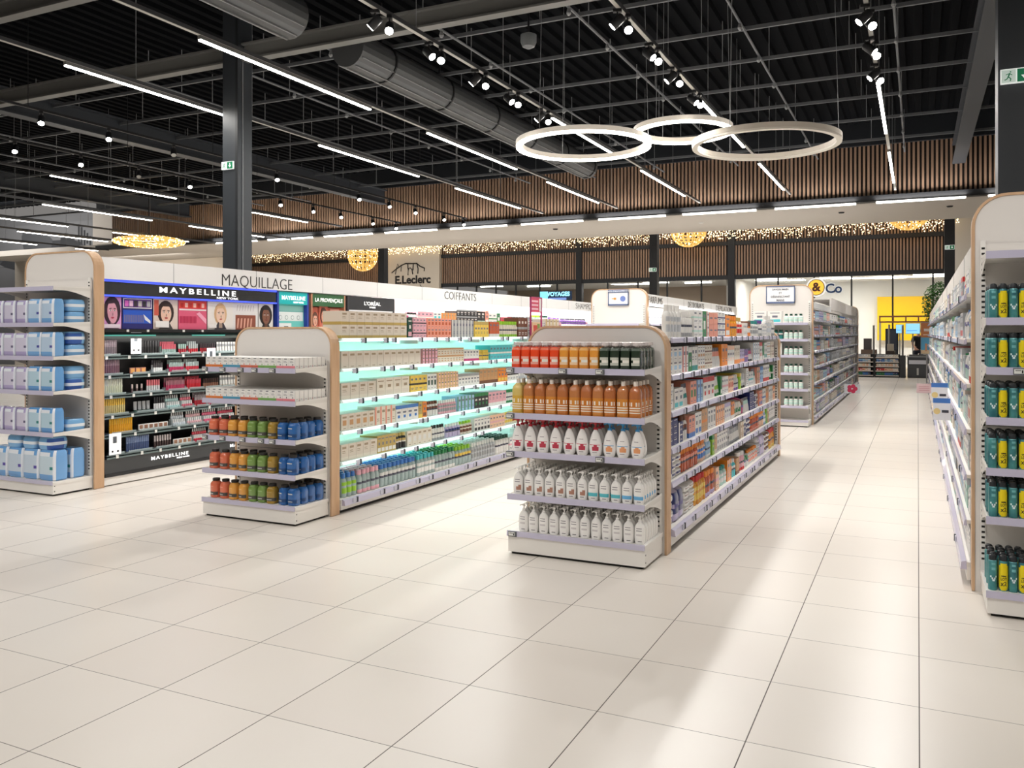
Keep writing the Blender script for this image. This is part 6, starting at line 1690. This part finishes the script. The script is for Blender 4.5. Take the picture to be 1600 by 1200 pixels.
for k in range(2600):
    a, b, rr = rg.uniform(0, 2 * PI), math.acos(rg.uniform(-1, 1)), rg.uniform(0.45, 1) ** 0.6
    c = Vector((0.75 + 0.62 * rr * math.cos(a) * math.sin(b), 35.2 + 0.6 * rr * math.sin(a) * math.sin(b), 2.6 + 0.95 * rr * math.cos(b)))
    u = Vector((rg.uniform(-1, 1), rg.uniform(-1, 1), rg.uniform(-.6, .6))).normalized() * 0.05
    w = u.cross(Vector((rg.uniform(-1, 1), rg.uniform(-1, 1), 1))).normalized() * 0.025
    t.face([c - u, c + w, c + u, c - w], LG[k % 3])
t.build('foliage', pt)

# the cashier
def person(x, y, face):
    SK, CL, PT, HR = M((206, 158, 132), 0.6), M((30, 31, 36), 0.8), M((38, 40, 52), 0.8), M((48, 34, 28), 0.8)
    root = thing('person', 'person in dark clothes standing behind the blue checkout screens', 'person', (x, y, 0), face)
    def P(mesh, name, par):
        o = bpy.data.objects.new(name, mesh); COL.objects.link(o); o.parent = par; return o
    def skin(name, verts, edges, m, parent, levels=1, rootv=0):
        me = bpy.data.meshes.new(name); me.from_pydata([v[:3] for v in verts], edges, []); me.materials.append(m)
        o = P(me, name, parent)
        md = o.modifiers.new('skin', 'SKIN'); md.use_smooth_shade = True
        for i, v in enumerate(verts):
            sv = me.skin_vertices[0].data[i]; sv.radius = (v[3], v[4] if len(v) > 4 else v[3]); sv.use_root = (i == rootv)
        s = o.modifiers.new('sub', 'SUBSURF'); s.levels = levels; s.render_levels = levels
        return o
    V = [(0, 0, .95, .14, .1), (0, 0, 1.12, .125, .09), (0, 0.01, 1.32, .15, .1), (0, 0.01, 1.43, .1, .07), (0, 0, 1.5, .05), (0, -.01, 1.57, .055),
         (-.19, 0, 1.40, .055), (-.24, -.02, 1.15, .042), (-.20, -.2, .98, .032), (.19, 0, 1.40, .055), (.25, -.02, 1.14, .042), (.22, -.2, 1.0, .032),
         (-.1, 0, .88, .085), (-.11, -.01, .5, .058), (-.11, .02, .1, .04), (-.11, -.1, .04, .035), (.1, 0, .88, .085), (.12, -.01, .5, .058), (.13, .02, .1, .04), (.13, -.1, .04, .035)]
    E_ = [(0, 1), (1, 2), (2, 3), (3, 4), (4, 5), (3, 6), (6, 7), (7, 8), (3, 9), (9, 10), (10, 11), (0, 12), (12, 13), (13, 14), (14, 15), (0, 16), (16, 17), (17, 18), (18, 19)]
    body = skin('body', V, E_, SK, root)
    top = [(0, 0, .86, .175, .135), (0, 0, 1.12, .145, .11), (0, 0.01, 1.32, .165, .115), (0, 0.01, 1.42, .11, .08), (-.19, 0, 1.40, .07), (-.235, -.01, 1.2, .062), (.19, 0, 1.40, .07), (.24, -.01, 1.2, .062)]
    skin('shirt', top, [(0, 1), (1, 2), (2, 3), (3, 4), (4, 5), (3, 6), (6, 7)], CL, root)
    tr_ = [(0, 0, .96, .15, .115), (-.1, 0, .86, .1), (-.11, -.01, .5, .075), (-.11, .02, .12, .06), (.1, 0, .86, .1), (.12, -.01, .5, .075), (.13, .02, .12, .06)]
    skin('trousers', tr_, [(0, 1), (1, 2), (2, 3), (0, 4), (4, 5), (5, 6)], PT, root)
    h = MB(); h.loft([(1.535, .035, .04), (1.56, .05, .065), (1.60, .066, .085), (1.65, .074, .094), (1.70, .074, .092), (1.74, .06, .075), (1.765, .03, .04)], 16, SK)
    h.loft([(1.63, .008, .01), (1.645, .013, .02), (1.67, .007, .012)], 6, SK, at=(0, -.092))
    for q in (-1, 1):
        h.loft([(1.635, .008, .014), (1.66, .012, .018), (1.685, .008, .014)], 8, SK, at=(q * .077, 0.01))
        h.loft([(1.665, .010, .004), (1.672, .010, .005)], 8, M((40, 34, 32), 0.4), at=(q * .028, -.088))
    h.loft([(1.602, .022, .006), (1.61, .022, .006)], 8, M((168, 92, 84), 0.5), at=(0, -.082))
    P(h.mesh('head', smooth=True), 'head', root)
    g = MB(); g.loft([(1.62, .075, .05), (1.68, .084, .07), (1.72, .084, .09), (1.76, .068, .085), (1.785, .03, .04)], 16, HR, at=(0, .025))
    P(g.mesh('hair', smooth=True), 'hair', root)
    for q in (-1, 1):
        hx, hz = (-.2, .98) if q < 0 else (.22, 1.0)
        vs_ = [(hx, -.2, hz, .024, .014), (hx, -.245, hz - .01, .032, .012), (hx, -.28, hz - .012, .03, .01)]
        es = [(0, 1), (1, 2)]
        for k in range(4):
            n0 = len(vs_); fx = hx + (k - 1.5) * .019; L = (.06, .072, .068, .052)[k]
            vs_ += [(fx, -.292, hz - .014, .008), (fx, -.292 - L * .5, hz - .018, .0075), (fx, -.29 - L, hz - .034, .007)]
            es += [(2, n0), (n0, n0 + 1), (n0 + 1, n0 + 2)]
        n0 = len(vs_); vs_ += [(hx - q * .03, -.25, hz - .012, .01), (hx - q * .045, -.285, hz - .024, .008)]; es += [(1, n0), (n0, n0 + 1)]
        skin('hand', vs_, es, SK, root)
        s_ = MB(); s_.loft([(0, .045, .13), (.03, .045, .13), (.06, .04, .1), (.1, .035, .05)], 12, M((24, 24, 26), 0.5), at=(q * .12, -.03)); P(s_.mesh('shoe', smooth=True), 'shoe', root)
person(0.02, 34.9, 0.5)

# bare aisle bits: small smoke detectors on the soffit, shop ceiling tubes
for i, x in enumerate((-2.0, -6.2, -11.0, -17.5, 0.8)):
    t = MB(); t.loft([(5.03, .07, .07), (5.06, .09, .09)], 12, M((230, 228, 224), 0.5) if i % 2 else DARK, at=(x, 25.6 + 0.5 * (i % 2)))
    solo(t, 'smoke_detector', 'small round detector under the pale soffit, %s from the tall black column' % nth((i + 1) % 5 + 1), 'detector', 'detectors under the soffit')
for i, (x, y) in enumerate(((-22, 42), (-19.5, 43), (-12.5, 42.5), (-10.5, 43.5), (-6.5, 42), (-3.6, 42.5), (-1.2, 43.5), (0.5, 42))):
    t = MB(); t.box(x - 0.7, x + 0.7, y - 0.05, y + 0.05, 4.2, 4.26, M((255, 252, 244), 0.4, emit=8)); t.box(x - .01, x + .01, y - .01, y + .01, 4.26, 4.3, GREY)
    solo(t, 'tube_light', 'white tube light inside the shops behind the glass, %s of its row' % nth(i + 1), 'light', 'tube lights inside the shops')
